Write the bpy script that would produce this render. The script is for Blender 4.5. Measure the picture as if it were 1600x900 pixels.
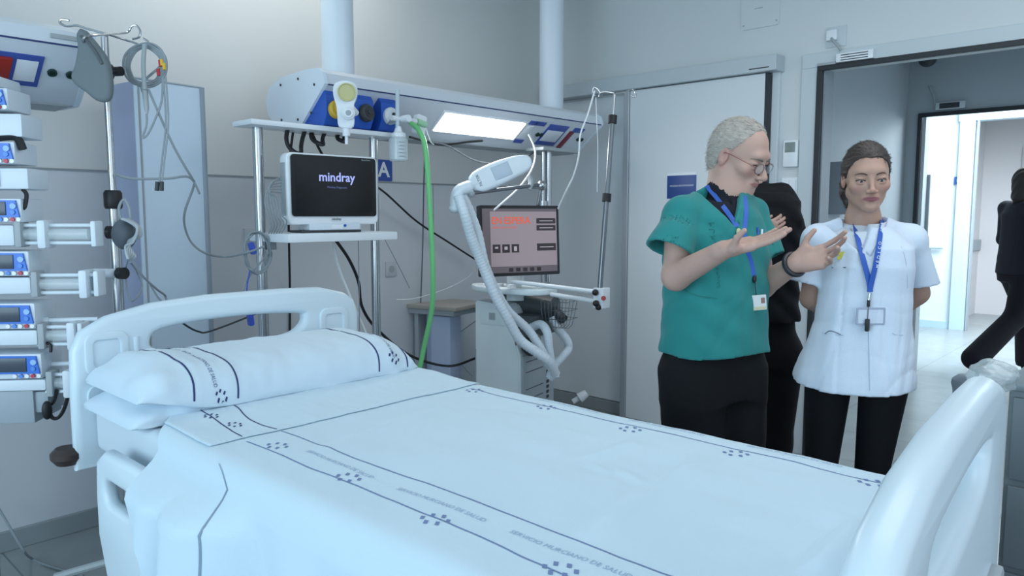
import bpy, bmesh, math, random
import numpy as np
from mathutils import Vector, Matrix, Euler, noise
random.seed(7)
for o in list(bpy.data.objects): bpy.data.objects.remove(o)
sc = bpy.context.scene; C = sc.collection
R = math.radians

# ------------------------------------------------------------------ camera
FPX = 1165.0; CAMH = 1.40; YAW = 47.3; PITCH = math.degrees(math.atan2(115, FPX))
cam = bpy.data.cameras.new('camera'); camo = bpy.data.objects.new('camera', cam); C.objects.link(camo)
cam.sensor_width = 36; cam.lens = FPX/1600*36; cam.clip_start = .02
camo.location = (0, 0, CAMH); camo.rotation_euler = (R(90-PITCH), 0, R(-YAW))
sc.camera = camo
# ------------------------------------------------------------------ world, light, exposure
w = bpy.data.worlds.new('world'); sc.world = w; w.use_nodes = True
w.node_tree.nodes['Background'].inputs[0].default_value = (.70, .85, 1, 1)
w.node_tree.nodes['Background'].inputs[1].default_value = .72
sc.view_settings.view_transform = 'Standard'; sc.view_settings.look = 'None'
sc.view_settings.gamma = 1; sc.view_settings.exposure = 0.28; sc.view_settings.use_curve_mapping = False
def area(name, loc, target, sx, sy, power, col):
    l = bpy.data.lights.new(name, 'AREA'); l.shape = 'RECTANGLE'; l.size = sx; l.size_y = sy
    l.energy = power; l.color = col
    o = bpy.data.objects.new(name, l); C.objects.link(o); o.location = loc
    d = Vector(target)-Vector(loc); o.rotation_euler = d.to_track_quat('-Z', 'Y').to_euler()
    return o
area('window_daylight', (-2.4, 1.2, 1.65), (2, 1.2, .9), 3.0, 1.5, 62, (.62, .86, 1))
area('rear_fill_light', (.3, -2.1, 1.8), (3.2, 3.0, .8), 2.6, 1.4, 15, (.80, .92, 1))  # unseen fill added behind the camera to brighten the side facing it
area('ceiling_light_glow', (2.3, .2, 2.93), (2.3, .2, 0), 1.8, 1.8, 22, (.93, .97, 1))
area('ceiling_light_glow_rear', (1.9, 3.2, 2.93), (1.9, 3.45, 0), 1.6, .25, 5.5, (1, .97, .90))
area('corridor_daylight', (8.9, .6, 2.6), (9.2, 1.4, 0), 1.6, 3.0, 230, (.80, .92, 1))
area('lobby_glow', (5.9, .2, 2.6), (5.9, .2, 0), .5, .5, 2.4, (.85, .93, 1))

# ------------------------------------------------------------------ projection helpers (pixel -> real point)
_f = Vector((math.sin(R(YAW))*math.cos(R(PITCH)), math.cos(R(YAW))*math.cos(R(PITCH)), -math.sin(R(PITCH))))
_r = Vector((math.cos(R(YAW)), -math.sin(R(YAW)), 0)); _u = _r.cross(_f); _c = Vector((0, 0, CAMH))
def ray(x, y): return _f + _r*((x-800)/FPX) - _u*((y-450)/FPX)
def at(x, y, D): return _c + ray(x, y)*D
def onx(x, y, X): d = ray(x, y); return _c + d*(X/d.x)
def ony(x, y, Y): d = ray(x, y); return _c + d*(Y/d.y)
def onz(x, y, Z): d = ray(x, y); return _c + d*((Z-CAMH)/d.z)

# ------------------------------------------------------------------ materials
def lin(c):
    return tuple((v/12.92 if v <= .04045 else ((v+.055)/1.055)**2.4) for v in c)
def hexc(h): return lin(tuple(int(h[i:i+2], 16)/255 for i in (0, 2, 4)))
MATS = {}
def mat(name, h, rough=.5, metal=0, emit=0, bump=0, bscale=60, alpha=1, trans=0, ecol=None, var=0, spec=.5, sheen=0, sss=0):
    if name in MATS: return MATS[name]
    m = bpy.data.materials.new(name); m.use_nodes = True; nt = m.node_tree
    b = nt.nodes['Principled BSDF']; c = hexc(h)
    b.inputs['Base Color'].default_value = (*c, 1); b.inputs['Roughness'].default_value = rough
    b.inputs['Metallic'].default_value = metal; b.inputs['Specular IOR Level'].default_value = spec
    if emit:
        b.inputs['Emission Color'].default_value = (*(hexc(ecol) if ecol else c), 1); b.inputs['Emission Strength'].default_value = emit
    if trans: b.inputs['Transmission Weight'].default_value = trans; b.inputs['IOR'].default_value = 1.2
    if alpha < 1: b.inputs['Alpha'].default_value = alpha
    if sheen: b.inputs['Sheen Weight'].default_value = sheen
    if sss:
        b.inputs['Subsurface Weight'].default_value = sss; b.inputs['Subsurface Scale'].default_value = .01
    tc = nt.nodes.new('ShaderNodeTexCoord')
    if bump:
        n = nt.nodes.new('ShaderNodeTexNoise'); n.inputs['Scale'].default_value = bscale; n.inputs['Detail'].default_value = 3
        bp = nt.nodes.new('ShaderNodeBump'); bp.inputs['Strength'].default_value = bump; bp.inputs['Distance'].default_value = .004
        nt.links.new(tc.outputs['Object'], n.inputs['Vector']); nt.links.new(n.outputs[0], bp.inputs['Height'])
        nt.links.new(bp.outputs[0], b.inputs['Normal'])
    if var:
        n = nt.nodes.new('ShaderNodeTexNoise'); n.inputs['Scale'].default_value = 2.2; n.inputs['Detail'].default_value = 4
        mx = nt.nodes.new('ShaderNodeMix'); mx.data_type = 'RGBA'
        mx.inputs['A'].default_value = (*[v*(1-var) for v in c], 1); mx.inputs['B'].default_value = (*[min(1, v*(1+var)) for v in c], 1)
        nt.links.new(tc.outputs['Object'], n.inputs['Vector']); nt.links.new(n.outputs[0], mx.inputs['Factor'])
        nt.links.new(mx.outputs['Result'], b.inputs['Base Color'])
    MATS[name] = m; return m

WALL = mat('painted_wall', 'd3d6d6', .6, var=.025)
WALLR = mat('painted_wall_right', 'cfd6d8', .6, var=.02)
PANEL = mat('wall_panel_vinyl', 'c9ced4', .45, var=.02)
GROOVE = mat('joint_groove', '8f979c', .7)
CEIL = mat('ceiling_tile_paint', 'd8dcda', .8)
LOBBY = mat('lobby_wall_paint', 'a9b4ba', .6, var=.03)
CORR = mat('corridor_wall_paint', 'dfeaee', .6)
DOORM = mat('sliding_door_laminate', 'd6dde2', .42)
ALU = mat('brushed_aluminium', 'b9c0c6', .38, .55)
STEEL = mat('polished_steel', 'b8bcc0', .22, .95)
GASK = mat('black_gasket', '20242a', .5)
WHT = mat('white_enamel', 'e4eaf0', .3)
BEDW = mat('bed_white_plastic', 'd0e0ea', .32)
WHT2 = mat('pump_white_plastic', 'd3dde6', .4)
DGREY = mat('dark_grey_plastic', '33383d', .5)
BLK = mat('black_rubber', '16181b', .5)
BLU = mat('blue_plastic', '2458b8', .38)
BLU2 = mat('pump_blue_plastic', '2f6fd0', .35)
NAVY = mat('navy_print', '27366b', .7)
NAVYL = mat('faded_navy_print', '6f82ad', .8)
YEL = mat('yellow_plastic', 'd8b23a', .45)
CLR = mat('clear_plastic', 'e8f2f6', .08, trans=.0, alpha=.35)
GRYP = mat('grey_plastic', '9fa8ad', .5)
GRNH = mat('green_hose_rubber', '78cc86', .45)
CABG = mat('grey_cable', '8d979e', .5)
CABW = mat('white_cable', 'e6ebee', .5)
RED = mat('red_plastic', 'b23038', .4)
REDL = mat('red_socket', 'a83a34', .4)

def floor_mat():
    m = bpy.data.materials.new('terrazzo_floor_tiles'); m.use_nodes = True; nt = m.node_tree; b = nt.nodes['Principled BSDF']
    tc = nt.nodes.new('ShaderNodeTexCoord'); br = nt.nodes.new('ShaderNodeTexBrick')
    br.offset = 0; br.inputs['Scale'].default_value = 1; br.inputs['Brick Width'].default_value = .6; br.inputs['Row Height'].default_value = .6
    br.inputs['Mortar Size'].default_value = .004
    br.inputs['Color1'].default_value = (*hexc('9fa7a9'), 1); br.inputs['Color2'].default_value = (*hexc('a5acad'), 1)
    br.inputs['Mortar'].default_value = (*hexc('7c8588'), 1)
    nt.links.new(tc.outputs['Object'], br.inputs['Vector'])
    n = nt.nodes.new('ShaderNodeTexNoise'); n.inputs['Scale'].default_value = 7; n.inputs['Detail'].default_value = 6
    nt.links.new(tc.outputs['Object'], n.inputs['Vector'])
    mx = nt.nodes.new('ShaderNodeMix'); mx.data_type = 'RGBA'; mx.blend_type = 'MULTIPLY'; mx.inputs['Factor'].default_value = .35
    nt.links.new(br.outputs['Color'], mx.inputs['A']); nt.links.new(n.outputs[0], mx.inputs['B'])
    nt.links.new(mx.outputs['Result'], b.inputs['Base Color']); b.inputs['Roughness'].default_value = .28
    return m
FLOOR = floor_mat()

# ------------------------------------------------------------------ object helpers
WM = {}
def tag(o, label, cat, group=None, kind=None):
    if label: o['label'] = label
    if cat: o['category'] = cat
    if group: o['group'] = group
    if kind: o['kind'] = kind
    return o
def thing(name, label, cat, loc=(0, 0, 0), rz=0, group=None, M=None):
    o = bpy.data.objects.new(name, None); C.objects.link(o)
    if M is None: M = Matrix.Translation(loc) @ Matrix.Rotation(rz, 4, 'Z')
    o.matrix_world = M; WM[o.name] = M.copy(); o.empty_display_size = .05
    return tag(o, label, cat, group)
def finish(me, smooth=True, ang=35):
    if smooth:
        me.polygons.foreach_set('use_smooth', [True]*len(me.polygons))
        try: me.set_sharp_from_angle(angle=R(ang))
        except Exception: pass
def obj(name, bm, m, parent=None, smooth=True, world=True, ang=35):
    """link bm as one mesh. world=True: coordinates are world ones; else local to parent"""
    if isinstance(bm, bmesh.types.BMesh):
        me = bpy.data.meshes.new(name); bmesh.ops.recalc_face_normals(bm, faces=bm.faces[:]); bm.to_mesh(me); bm.free()
    else: me = bm; me.name = name
    if isinstance(m, (list, tuple)):
        for q in m: me.materials.append(q)
    elif m: me.materials.append(m)
    finish(me, smooth, ang)
    o = bpy.data.objects.new(name, me); C.objects.link(o)
    if parent:
        o.parent = parent; PM = WM[parent.name]
        if world: me.transform(PM.inverted())
        WM[o.name] = PM.copy()
    else:
        n = len(me.vertices); a = np.empty(n*3); me.vertices.foreach_get('co', a); a = a.reshape(-1, 3)
        lo = a.min(0); hi = a.max(0); b = Vector(((lo[0]+hi[0])/2, (lo[1]+hi[1])/2, lo[2]))
        me.transform(Matrix.Translation(-b)); o.location = b; WM[o.name] = Matrix.Translation(b)
    return o
def struct(name, bm, m, parent=None, smooth=False):
    o = obj(name, bm, m, parent, smooth)
    if not parent: o['kind'] = 'structure'
    return o
def solo(name, bm, m, label, cat, group=None, kind=None, smooth=True):
    return tag(obj(name, bm, m, None, smooth), label, cat, group, kind)
def B(): return bmesh.new()
def I(): return Matrix.Identity(4)
def frame(o, x, y=None, z=None):
    """matrix with given origin, x direction and z (or y) direction"""
    x = Vector(x).normalized()
    if z is not None:
        z = Vector(z); z = (z - x*z.dot(x)).normalized(); y = z.cross(x)
    else:
        y = Vector(y); y = (y - x*y.dot(x)).normalized(); z = x.cross(y)
    M = Matrix((x, y, z)).transposed().to_4x4(); M.translation = Vector(o); return M
def box(bm, lo, hi, M=None, bev=0, seg=2):
    lo = Vector(lo); hi = Vector(hi)
    r = bmesh.ops.create_cube(bm, size=1); vs = r['verts']
    for v in vs: v.co = Vector((lo[i]+(hi[i]-lo[i])*(v.co[i]+.5) for i in range(3)))
    if bev:
        es = list({e for v in vs for e in v.link_edges})
        rr = bmesh.ops.bevel(bm, geom=es, offset=bev, segments=seg, profile=.6, affect='EDGES')
        vs = list({v for f in rr['faces'] for v in f.verts} | {v for v in vs if v.is_valid})
    if M is not None:
        for v in vs: v.co = M @ v.co
    return bm
def cyl(bm, a, b, r, r2=None, n=20, caps=True):
    a = Vector(a); b = Vector(b); d = b-a; q = d.to_track_quat('Z', 'Y').to_matrix().to_4x4()
    M = Matrix.Translation((a+b)/2) @ q
    bmesh.ops.create_cone(bm, cap_ends=caps, segments=n, radius1=r, radius2=r if r2 is None else r2, depth=d.length, matrix=M)
    return bm
def sph(bm, c, r, n=16, S=(1, 1, 1), Rm=None):
    M = Matrix.Translation(c) @ (Rm if Rm is not None else I()) @ Matrix.Diagonal((*S, 1))
    bmesh.ops.create_uvsphere(bm, u_segments=n, v_segments=max(6, n//2+2), radius=r, matrix=M); return bm
def cr(pts, k=8, closed=False):
    P = [Vector(p) for p in pts]; n = len(P); out = []
    if n < 3 and not closed: return P
    rng = range(n if closed else n-1)
    for i in rng:
        if closed: p0, p1, p2, p3 = P[(i-1) % n], P[i], P[(i+1) % n], P[(i+2) % n]
        else: p0, p1, p2, p3 = P[max(i-1, 0)], P[i], P[i+1], P[min(i+2, n-1)]
        for j in range(k):
            t = j/k
            out.append(.5*((2*p1)+(-p0+p2)*t+(2*p0-5*p1+4*p2-p3)*t*t+(-p0+3*p1-3*p2+p3)*t**3))
    if not closed: out.append(P[-1])
    return out
def tube(bm, pts, r, n=8, k=8, closed=False, smooth=True, rfn=None):
    P = cr(pts, k, closed) if smooth else [Vector(p) for p in pts]
    N = len(P); rings = []; prev = None
    for i in range(N):
        if closed: t = (P[(i+1) % N]-P[i-1])
        else: t = P[min(i+1, N-1)]-P[max(i-1, 0)]
        if t.length < 1e-9: t = Vector((0, 0, 1))
        t.normalize()
        if prev is None:
            u = t.orthogonal().normalized()
        else:
            u = prev-t*prev.dot(t)
            u = u.normalized() if u.length > 1e-6 else t.orthogonal().normalized()
        prev = u; v = t.cross(u); rr = r if rfn is None else rfn(i/(N-1))*r
        rings.append([bm.verts.new(P[i]+u*math.cos(a)*rr+v*math.sin(a)*rr) for a in [2*math.pi*j/n for j in range(n)]])
    for i in range(N if closed else N-1):
        a, b = rings[i], rings[(i+1) % N]
        for j in range(n): bm.faces.new((a[j], a[(j+1) % n], b[(j+1) % n], b[j]))
    if not closed: bm.faces.new(rings[0][::-1]); bm.faces.new(rings[-1])
    return bm
def lathe(bm, prof, M=None, n=28):
    """prof: list of (r, z); closed at axis when r==0"""
    M = M if M is not None else I(); rings = []
    for r, z in prof:
        if r <= 1e-6: rings.append([bm.verts.new(M @ Vector((0, 0, z)))])
        else: rings.append([bm.verts.new(M @ Vector((r*math.cos(2*math.pi*j/n), r*math.sin(2*math.pi*j/n), z))) for j in range(n)])
    for a, b in zip(rings, rings[1:]):
        for j in range(n):
            if len(a) == 1 and len(b) == 1: continue
            if len(a) == 1: bm.faces.new((a[0], b[j], b[(j+1) % n]))
            elif len(b) == 1: bm.faces.new((a[j], a[(j+1) % n], b[0]))
            else: bm.faces.new((a[j], a[(j+1) % n], b[(j+1) % n], b[j]))
    return bm
def prism(bm, poly, h0, h1, M=None):
    """poly in local xy, extruded z h0..h1"""
    M = M if M is not None else I()
    a = [bm.verts.new(M @ Vector((x, y, h0))) for x, y in poly]; b = [bm.verts.new(M @ Vector((x, y, h1))) for x, y in poly]
    n = len(poly)
    bm.faces.new(a[::-1]); bm.faces.new(b)
    for i in range(n): bm.faces.new((a[i], a[(i+1) % n], b[(i+1) % n], b[i]))
    return bm
def rr(w, h, r, n=5, cx=0, cy=0):
    out = []
    for sx, sy, a0 in ((1, 1, 0), (-1, 1, 90), (-1, -1, 180), (1, -1, 270)):
        for i in range(n+1):
            a = R(a0+90*i/n); out.append((cx+sx*(w/2-r)+r*math.cos(a), cy+sy*(h/2-r)+r*math.sin(a)))
    return out
def plate(outline, holes, thick, bev, M):
    """filled 2D outline with holes, rounded edges; returns mesh in world via M (local xy outline, z thickness centred)"""
    cu = bpy.data.curves.new('tmp', 'CURVE'); cu.dimensions = '2D'; cu.fill_mode = 'BOTH'
    cu.extrude = max(thick/2-bev, 0); cu.bevel_depth = bev; cu.bevel_resolution = 3
    for pl in [outline]+list(holes):
        s = cu.splines.new('POLY'); s.points.add(len(pl)-1)
        for p, (x, y) in zip(s.points, pl): p.co = (x, y, 0, 1)
        s.use_cyclic_u = True
    o = bpy.data.objects.new('tmp', cu); C.objects.link(o)
    dg = bpy.context.evaluated_depsgraph_get(); me = bpy.data.meshes.new_from_object(o.evaluated_get(dg))
    bpy.data.objects.remove(o); me.transform(M)
    bm = B(); bm.from_mesh(me); bmesh.ops.remove_doubles(bm, verts=bm.verts[:], dist=1e-5); bpy.data.meshes.remove(me)
    return bm
def c2(pts, k=6):  # smooth closed 2D polygon
    return [(p.x, p.y) for p in cr([(x, y, 0) for x, y in pts], k, True)]
def textbm(s, size, M, th=.0006, align='CENTER', spacing=1.0, fn=None, bold=0):
    cu = bpy.data.curves.new('tmp', 'FONT'); cu.body = s; cu.size = size; cu.align_x = align; cu.align_y = 'CENTER'
    cu.space_character = spacing; cu.extrude = th; cu.resolution_u = 2; cu.offset = bold
    o = bpy.data.objects.new('tmp', cu); C.objects.link(o)
    dg = bpy.context.evaluated_depsgraph_get(); me = bpy.data.meshes.new_from_object(o.evaluated_get(dg))
    bpy.data.objects.remove(o)
    bm = B(); bm.from_mesh(me); bpy.data.meshes.remove(me)
    for v in bm.verts: v.co = (fn(v.co) if fn else M @ v.co)
    return bm
def dup(root, M=None, label=None, group=None):
    r = root.copy(); C.objects.link(r)
    if M is not None: r.matrix_world = M; WM[r.name] = M.copy()
    if label: r['label'] = label
    if group: r['group'] = group
    for ch in list(root.children):
        c = ch.copy(); C.objects.link(c); c.parent = r
        for g in list(ch.children):
            d = g.copy(); C.objects.link(d); d.parent = c
    return r
def cable(pts, r, m, label, cat='cable', name='cable', group=None, n=6, k=8):
    """pts: Vectors"""
    return solo(name, tube(B(), pts, r, n, k), m, label, cat, group)

# ================================================================== ROOM
XR = 4.30; YB = 3.60; HC = 2.98
bm = B(); box(bm, (-2.6, -2.2, -.1), (12.5, 4.6, 0)); struct('floor', bm, FLOOR)
bm = B(); box(bm, (-2.6, -2.2, HC), (XR+.12, YB+.12, HC+.1)); struct('ceiling', bm, CEIL)
bm = B(); box(bm, (-2.6, YB, 0), (XR+.12, YB+.12, HC)); wb = struct('wall_back', bm, WALL)
# lower wall lining with a joint groove
bm = B(); box(bm, (-2.6, YB-.012, .08), (XR, YB, 1.588), bev=.002); struct('trim_1', bm, PANEL)
bm = B(); box(bm, (-2.6, YB-.0135, 1.585), (XR, YB-.001, 1.595)); struct('trim_2', bm, GROOVE)
for gx in (1.36, 3.15):
    bm = B(); box(bm, (gx, YB-.0135, .085), (gx+.004, YB-.001, 1.588)); struct('trim_3', bm, GROOVE)
bm = B(); box(bm, (-2.6, YB-.03, 0), (XR, YB, .085), bev=.004); struct('baseboard_back', bm, mat('grey_skirting', '8e979b', .5))
# right wall with the lobby opening: opening y from -1.3 to 1.61, height 2.2
OY = 1.615; OZ = 2.205
bm = B(); box(bm, (XR, OY, 0), (XR+.12, YB+.12, HC)); box(bm, (XR, -2.2, OZ), (XR+.12, OY, HC)); box(bm, (XR, -2.2, 0), (XR+.12, -1.3, OZ))
struct('wall_right', bm, WALLR)
bm = B(); box(bm, (XR-.025, 2.88, 0), (XR, YB-.03, .085), bev=.004); box(bm, (XR-.025, 1.72, 0), (XR, 1.84, .085), bev=.004)
struct('baseboard_right', bm, MATS['grey_skirting'])
# left fixed lining panel and door rail
bm = B(); box(bm, (XR-.02, 2.88, .09), (XR, 3.56, 2.2), bev=.003); struct('trim_4', bm, DOORM)
d1 = thing('door_1', None, None, (XR-.06, 2.36, 0)); d1['kind'] = 'structure'
bm = B(); box(bm, (XR-.085, 1.905, .012), (XR-.045, 2.83, 2.21), bev=.004); obj('door_leaf', bm, DOORM, d1, False)
bm = B(); box(bm, (XR-.092, 2.832, .012), (XR-.04, 2.875, 2.21), bev=.004); obj('edge_profile', bm, ALU, d1, False)
bm = B(); box(bm, (XR-.088, 1.888, .012), (XR-.042, 1.904, 2.21), bev=.003); obj('gasket', bm, GASK, d1, False)
bm = B(); box(bm, (XR-.03, 1.845, 0), (XR, 1.888, 2.25), bev=.003); obj('door_post', bm, DOORM, d1, False)
bm = B(); box(bm, (XR-.12, 1.83, 2.215), (XR, 3.56, 2.305), bev=.006); obj('door_rail', bm, mat('rail_cover_paint', 'bcc6cd', .4), d1, False)
bm = B(); box(bm, (XR-.1205, 1.87, 2.232), (XR-.12, 1.99, 2.238)); obj('rail_plate_lettering', bm, GASK, d1, False)
bm = B(); box(bm, (XR-.05, 1.9, -.001), (XR-.045, 2.86, .012)); obj('bottom_seal', bm, GASK, d1, False)
# lobby door frame with black gasket
d2 = thing('door_2', None, None, (XR, OY, 0)); d2['kind'] = 'structure'
FR = mat('door_frame_paint', 'c3cdd3', .4)
bm = B(); box(bm, (XR-.02, OY+.01, 0), (XR, OY+.105, OZ+.0095), bev=.001); box(bm, (XR-.02, -1.3, OZ+.01), (XR, OY+.105, OZ+.09), bev=.003); obj('door_frame', bm, FR, d2, False)
bm = B(); box(bm, (XR-.03, OY-.012, 0), (XR-.004, OY+.018, OZ-.0125), bev=.001); box(bm, (XR-.03, -1.3, OZ-.012), (XR-.004, OY+.018, OZ+.016), bev=.003); obj('gasket', bm, GASK, d2, False)
bm = B(); box(bm, (XR-.004, OY-.02, 0), (XR+.125, OY, OZ)); obj('door_jamb', bm, mat('jamb_grey', '87919a', .5), d2, False)
# lobby behind the opening
X2 = 7.25; YL = 1.97; HL = 2.74
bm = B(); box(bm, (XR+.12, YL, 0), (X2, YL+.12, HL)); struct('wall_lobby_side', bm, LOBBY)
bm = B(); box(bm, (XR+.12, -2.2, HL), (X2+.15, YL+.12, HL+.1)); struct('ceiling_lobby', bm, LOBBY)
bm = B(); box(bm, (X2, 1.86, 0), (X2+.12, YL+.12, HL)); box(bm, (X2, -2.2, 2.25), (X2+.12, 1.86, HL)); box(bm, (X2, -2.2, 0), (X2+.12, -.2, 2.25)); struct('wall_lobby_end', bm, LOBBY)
bm = B(); box(bm, (XR+.12, YL-.02, 0), (X2, YL, .08)); struct('baseboard_lobby', bm, MATS['grey_skirting'])
d3 = thing('door_3', None, None, (X2, 1.86, 0)); d3['kind'] = 'structure'
bm = B(); box(bm, (X2-.03, 1.845, 0), (X2+.0, 1.875, 2.2345), bev=.002); box(bm, (X2-.03, -.2, 2.235), (X2, 1.875, 2.27), bev=.004); obj('gasket', bm, GASK, d3, False)
bm = B(); box(bm, (X2-.0, 1.815, 0), (X2+.125, 1.84, 2.235)); obj('door_jamb', bm, FR, d3, False)
bm = B(); box(bm, (X2+.13, 1.79, 1.05), (X2+.16, 1.83, 1.75), bev=.006); obj('pull_handle', bm, GRYP, d3, False)
# corridor
X3 = 10.3
bm = B(); box(bm, (X3, 2.18, 0), (X3+.12, 4.6, 3.0)); box(bm, (X3, .6, 2.62), (X3+.12, 2.18, 3.0)); box(bm, (X3, -2.2, 0), (X3+.12, .6, 3.0)); struct('wall_corridor', bm, CORR)
bm = B(); box(bm, (X2+.12, -2.2, 3.0), (12.5, 4.6, 3.1)); struct('ceiling_corridor', bm, CEIL)
bm = B(); box(bm, (X3-.02, 2.18, 0), (X3, 4.6, .09)); struct('baseboard_corridor', bm, mat('pale_blue_skirting', 'b9d3df', .5))
bm = B(); box(bm, (12.2, -2.2, 0), (12.32, 4.6, 3.0)); struct('wall_far_room', bm, mat('far_room_wall', 'd6d2d3', .6))
bm = B(); box(bm, (12.16, -.2, 0), (12.2, 1.85, 2.3), bev=.01); struct('door_5', bm, mat('far_door_leaf', 'c3c1c4', .5))
bm = B(); box(bm, (X3+.12, 2.3, 0), (12.2, 2.42, 3.0)); struct('wall_far_room_side', bm, MATS['far_room_wall'])
bm = B(); box(bm, (X3+.12, 2.27, .9), (12.2, 2.3, 1.05), bev=.01); struct('trim_5', bm, GRYP)
d4 = thing('door_4', None, None, (X3, 2.2, 0)); d4['kind'] = 'structure'
bm = B(); box(bm, (X3-.04, 2.04, 0), (X3+.13, 2.20, 2.4995), bev=.002); box(bm, (X3-.04, .6, 2.5), (X3+.13, 2.22, 2.66), bev=.005)
obj('door_frame', bm, mat('pale_blue_frame', 'c6dbe6', .4), d4, False)
bm = B(); box(bm, (X3-.045, 2.0, 0), (X3-.0, 2.02, 2.5)); obj('gasket', bm, GRYP, d4, False)
# ================================================================== WALL FITTINGS
def wallrect(x0, y0, x1, y1, X):  # pixel rect on plane x=X -> (ymin, ymax, zmin, zmax)
    a = onx(x0, y0, X); b = onx(x1, y1, X); return min(a.y, b.y), max(a.y, b.y), min(a.z, b.z), max(a.z, b.z)
t = thing('thermostat', 'white thermostat with grey display beside the lobby opening', 'thermostat', (XR, 1.765, 1.68))
bm = B(); box(bm, (XR-.028, 1.725, 1.672), (XR, 1.81, 1.825), bev=.006); obj('housing', bm, WHT, t)
bm = B(); box(bm, (XR-.030, 1.74, 1.755), (XR-.0275, 1.80, 1.812), bev=.001); obj('display', bm, mat('lcd_grey', '7f8b8a', .3), t)
t = thing('light_switch', 'white double rocker switch plate under the thermostat', 'light switch', (XR, 1.765, 1.52))
bm = B(); box(bm, (XR-.010, 1.725, 1.515), (XR, 1.82, 1.612), bev=.003); obj('switch_plate', bm, WHT, t)
for y in (1.735, 1.775):
    bm = B(); box(bm, (XR-.016, y, 1.53), (XR-.009, y+.036, 1.597), bev=.002); obj('rocker', bm, WHT, t)
y0, y1, z0, z1 = wallrect(1056, 276, 1112, 300, XR-.05)
t = thing('door_sign', 'blue sign with white top strip on the sliding door behind the man', 'sign', (XR-.09, 2.45, 1.55))
bm = B(); box(bm, (XR-.0895, 2.33, 1.50), (XR-.085, 2.535, 1.645), bev=.001); obj('sign_board', bm, mat('sign_blue', '2b4a8c', .4), t)
bm = B(); box(bm, (XR-.090, 2.33, 1.645), (XR-.085, 2.535, 1.662)); obj('white_strip', bm, WHT, t)
obj('sign_lettering', textbm('ACCESO RESTRINGIDO', .016, frame((XR-.0902, 2.43, 1.58), (0, -1, 0), y=(0, 0, 1)), .0003), WHT, t, False)
t = thing('access_panel', 'square white screwed access panel high on the right wall', 'panel', (XR, 1.98, 2.5))
bm = prism(B(), rr(.235, .40, .02, 4), 0, .008, frame((XR, 1.985, 2.69), (0, -1, 0), y=(0, 0, 1))); obj('cover', bm, WALLR, t)
for yy in (1.885, 2.085):
    bm = cyl(B(), (XR-.010, yy, 2.515), (XR-.007, yy, 2.515), .005); obj('screw', bm, GRYP, t)
bm = B(); box(bm, (XR-.0085, 1.97, 2.60), (XR-.0078, 2.02, 2.605)); obj('printed_mark', bm, GRYP, t)
t = thing('junction_box', 'white junction box with grey conduit above the lobby opening', 'junction box', (XR, 1.55, 2.3))
bm = B(); box(bm, (XR-.006, 1.49, 2.315), (XR, 1.60, 2.425), bev=.003); obj('back_plate', bm, FR, t)
bm = B(); box(bm, (XR-.03, 1.535, 2.35), (XR-.005, 1.59, 2.405), bev=.004); obj('socket_body', bm, WHT, t)
obj('conduit', tube(B(), [(XR-.03, 1.56, 2.36), (XR-.045, 1.545, 2.34), (XR-.045, 1.52, 2.31), (XR-.04, 1.505, 2.285)], .007, 8), GRYP, t)
t = thing('door_magnet', 'silver magnetic lock bar on top of the lobby door frame', 'magnetic lock', (XR, 1.43, 2.22))
bm = B(); box(bm, (XR-.05, 1.335, 2.222), (XR-.02, 1.525, 2.268), bev=.002); obj('magnet_body', bm, WHT, t)
for k in range(3):
    bm = B(); box(bm, (XR-.0515, 1.36, 2.229+k*.013), (XR-.049, 1.50, 2.2335+k*.013)); obj('magnet_strip', bm, DGREY, t)
bm = B(); box(bm, (XR-.04, 1.53, 2.218), (XR-.02, 1.63, 2.232), bev=.002); obj('bracket', bm, GRYP, t)
t = thing('door_magnet', 'small dark magnetic lock above the bright corridor doorway', 'magnetic lock', (X2, 1.62, 2.28))
bm = B(); box(bm, (X2-.04, 1.52, 2.285), (X2, 1.74, 2.345), bev=.003); obj('magnet_body', bm, FR, t)
bm = B(); box(bm, (X2-.043, 1.56, 2.293), (X2-.039, 1.71, 2.337)); obj('magnet_strip', bm, DGREY, t)
obj('conduit', tube(B(), [(X2-.02, 1.80, 2.50), (X2-.03, 1.76, 2.40), (X2-.03, 1.75, 2.33)], .008, 8), GRYP, t)
bm = sph(B(), (7.05, 1.78, HL-.05), .07, 20, (1, 1, .9)); cyl(bm, (7.05, 1.78, HL-.03), (7.05, 1.78, HL), .075)
solo('dome_camera', bm, DGREY, 'black dome security camera on the lobby ceiling', 'security camera')
bm = B(); box(bm, (5.5, YL-.14, 1.42), (5.8, YL, 1.75), bev=.01)
t = thing('paper_towel_dispenser', 'grey dispenser on the lobby side wall left of the woman', 'dispenser', (5.65, YL, 1.42))
obj('dispenser_body', bm, mat('dispenser_grey', 'b4bec6', .4), t)
bm = B(); box(bm, (5.46, YL-.15, 1.40), (5.5, YL, 1.77), bev=.004); obj('dispenser_edge', bm, mat('dispenser_dark', '8a949d', .5), t)
t = thing('door_number_sign', 'small blue door number sign on the bright corridor wall', 'sign', (X3-.02, 2.26, 1.6))
c = onx(1499, 282, X3-.02)
bm = B(); box(bm, (X3-.02, c.y-.055, c.z-.045), (X3-.0, c.y+.055, c.z+.045), bev=.002); obj('sign_board', bm, mat('sign_blue2', '2e5fae', .4), t)
obj('sign_lettering', textbm('104', .05, frame((X3-.0205, c.y, c.z), (0, -1, 0), y=(0, 0, 1)), .0003, bold=.001), WHT, t, False)
t = thing('handrail', 'pale handrail fixed to the corridor wall', 'handrail', (X3-.05, 2.8, .95))
bm = cyl(B(), (X3-.05, 2.3, 1.0), (X3-.05, 4.4, 1.0), .022); obj('rail', bm, mat('pale_rail', 'd3e2e8', .4), t)
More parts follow.
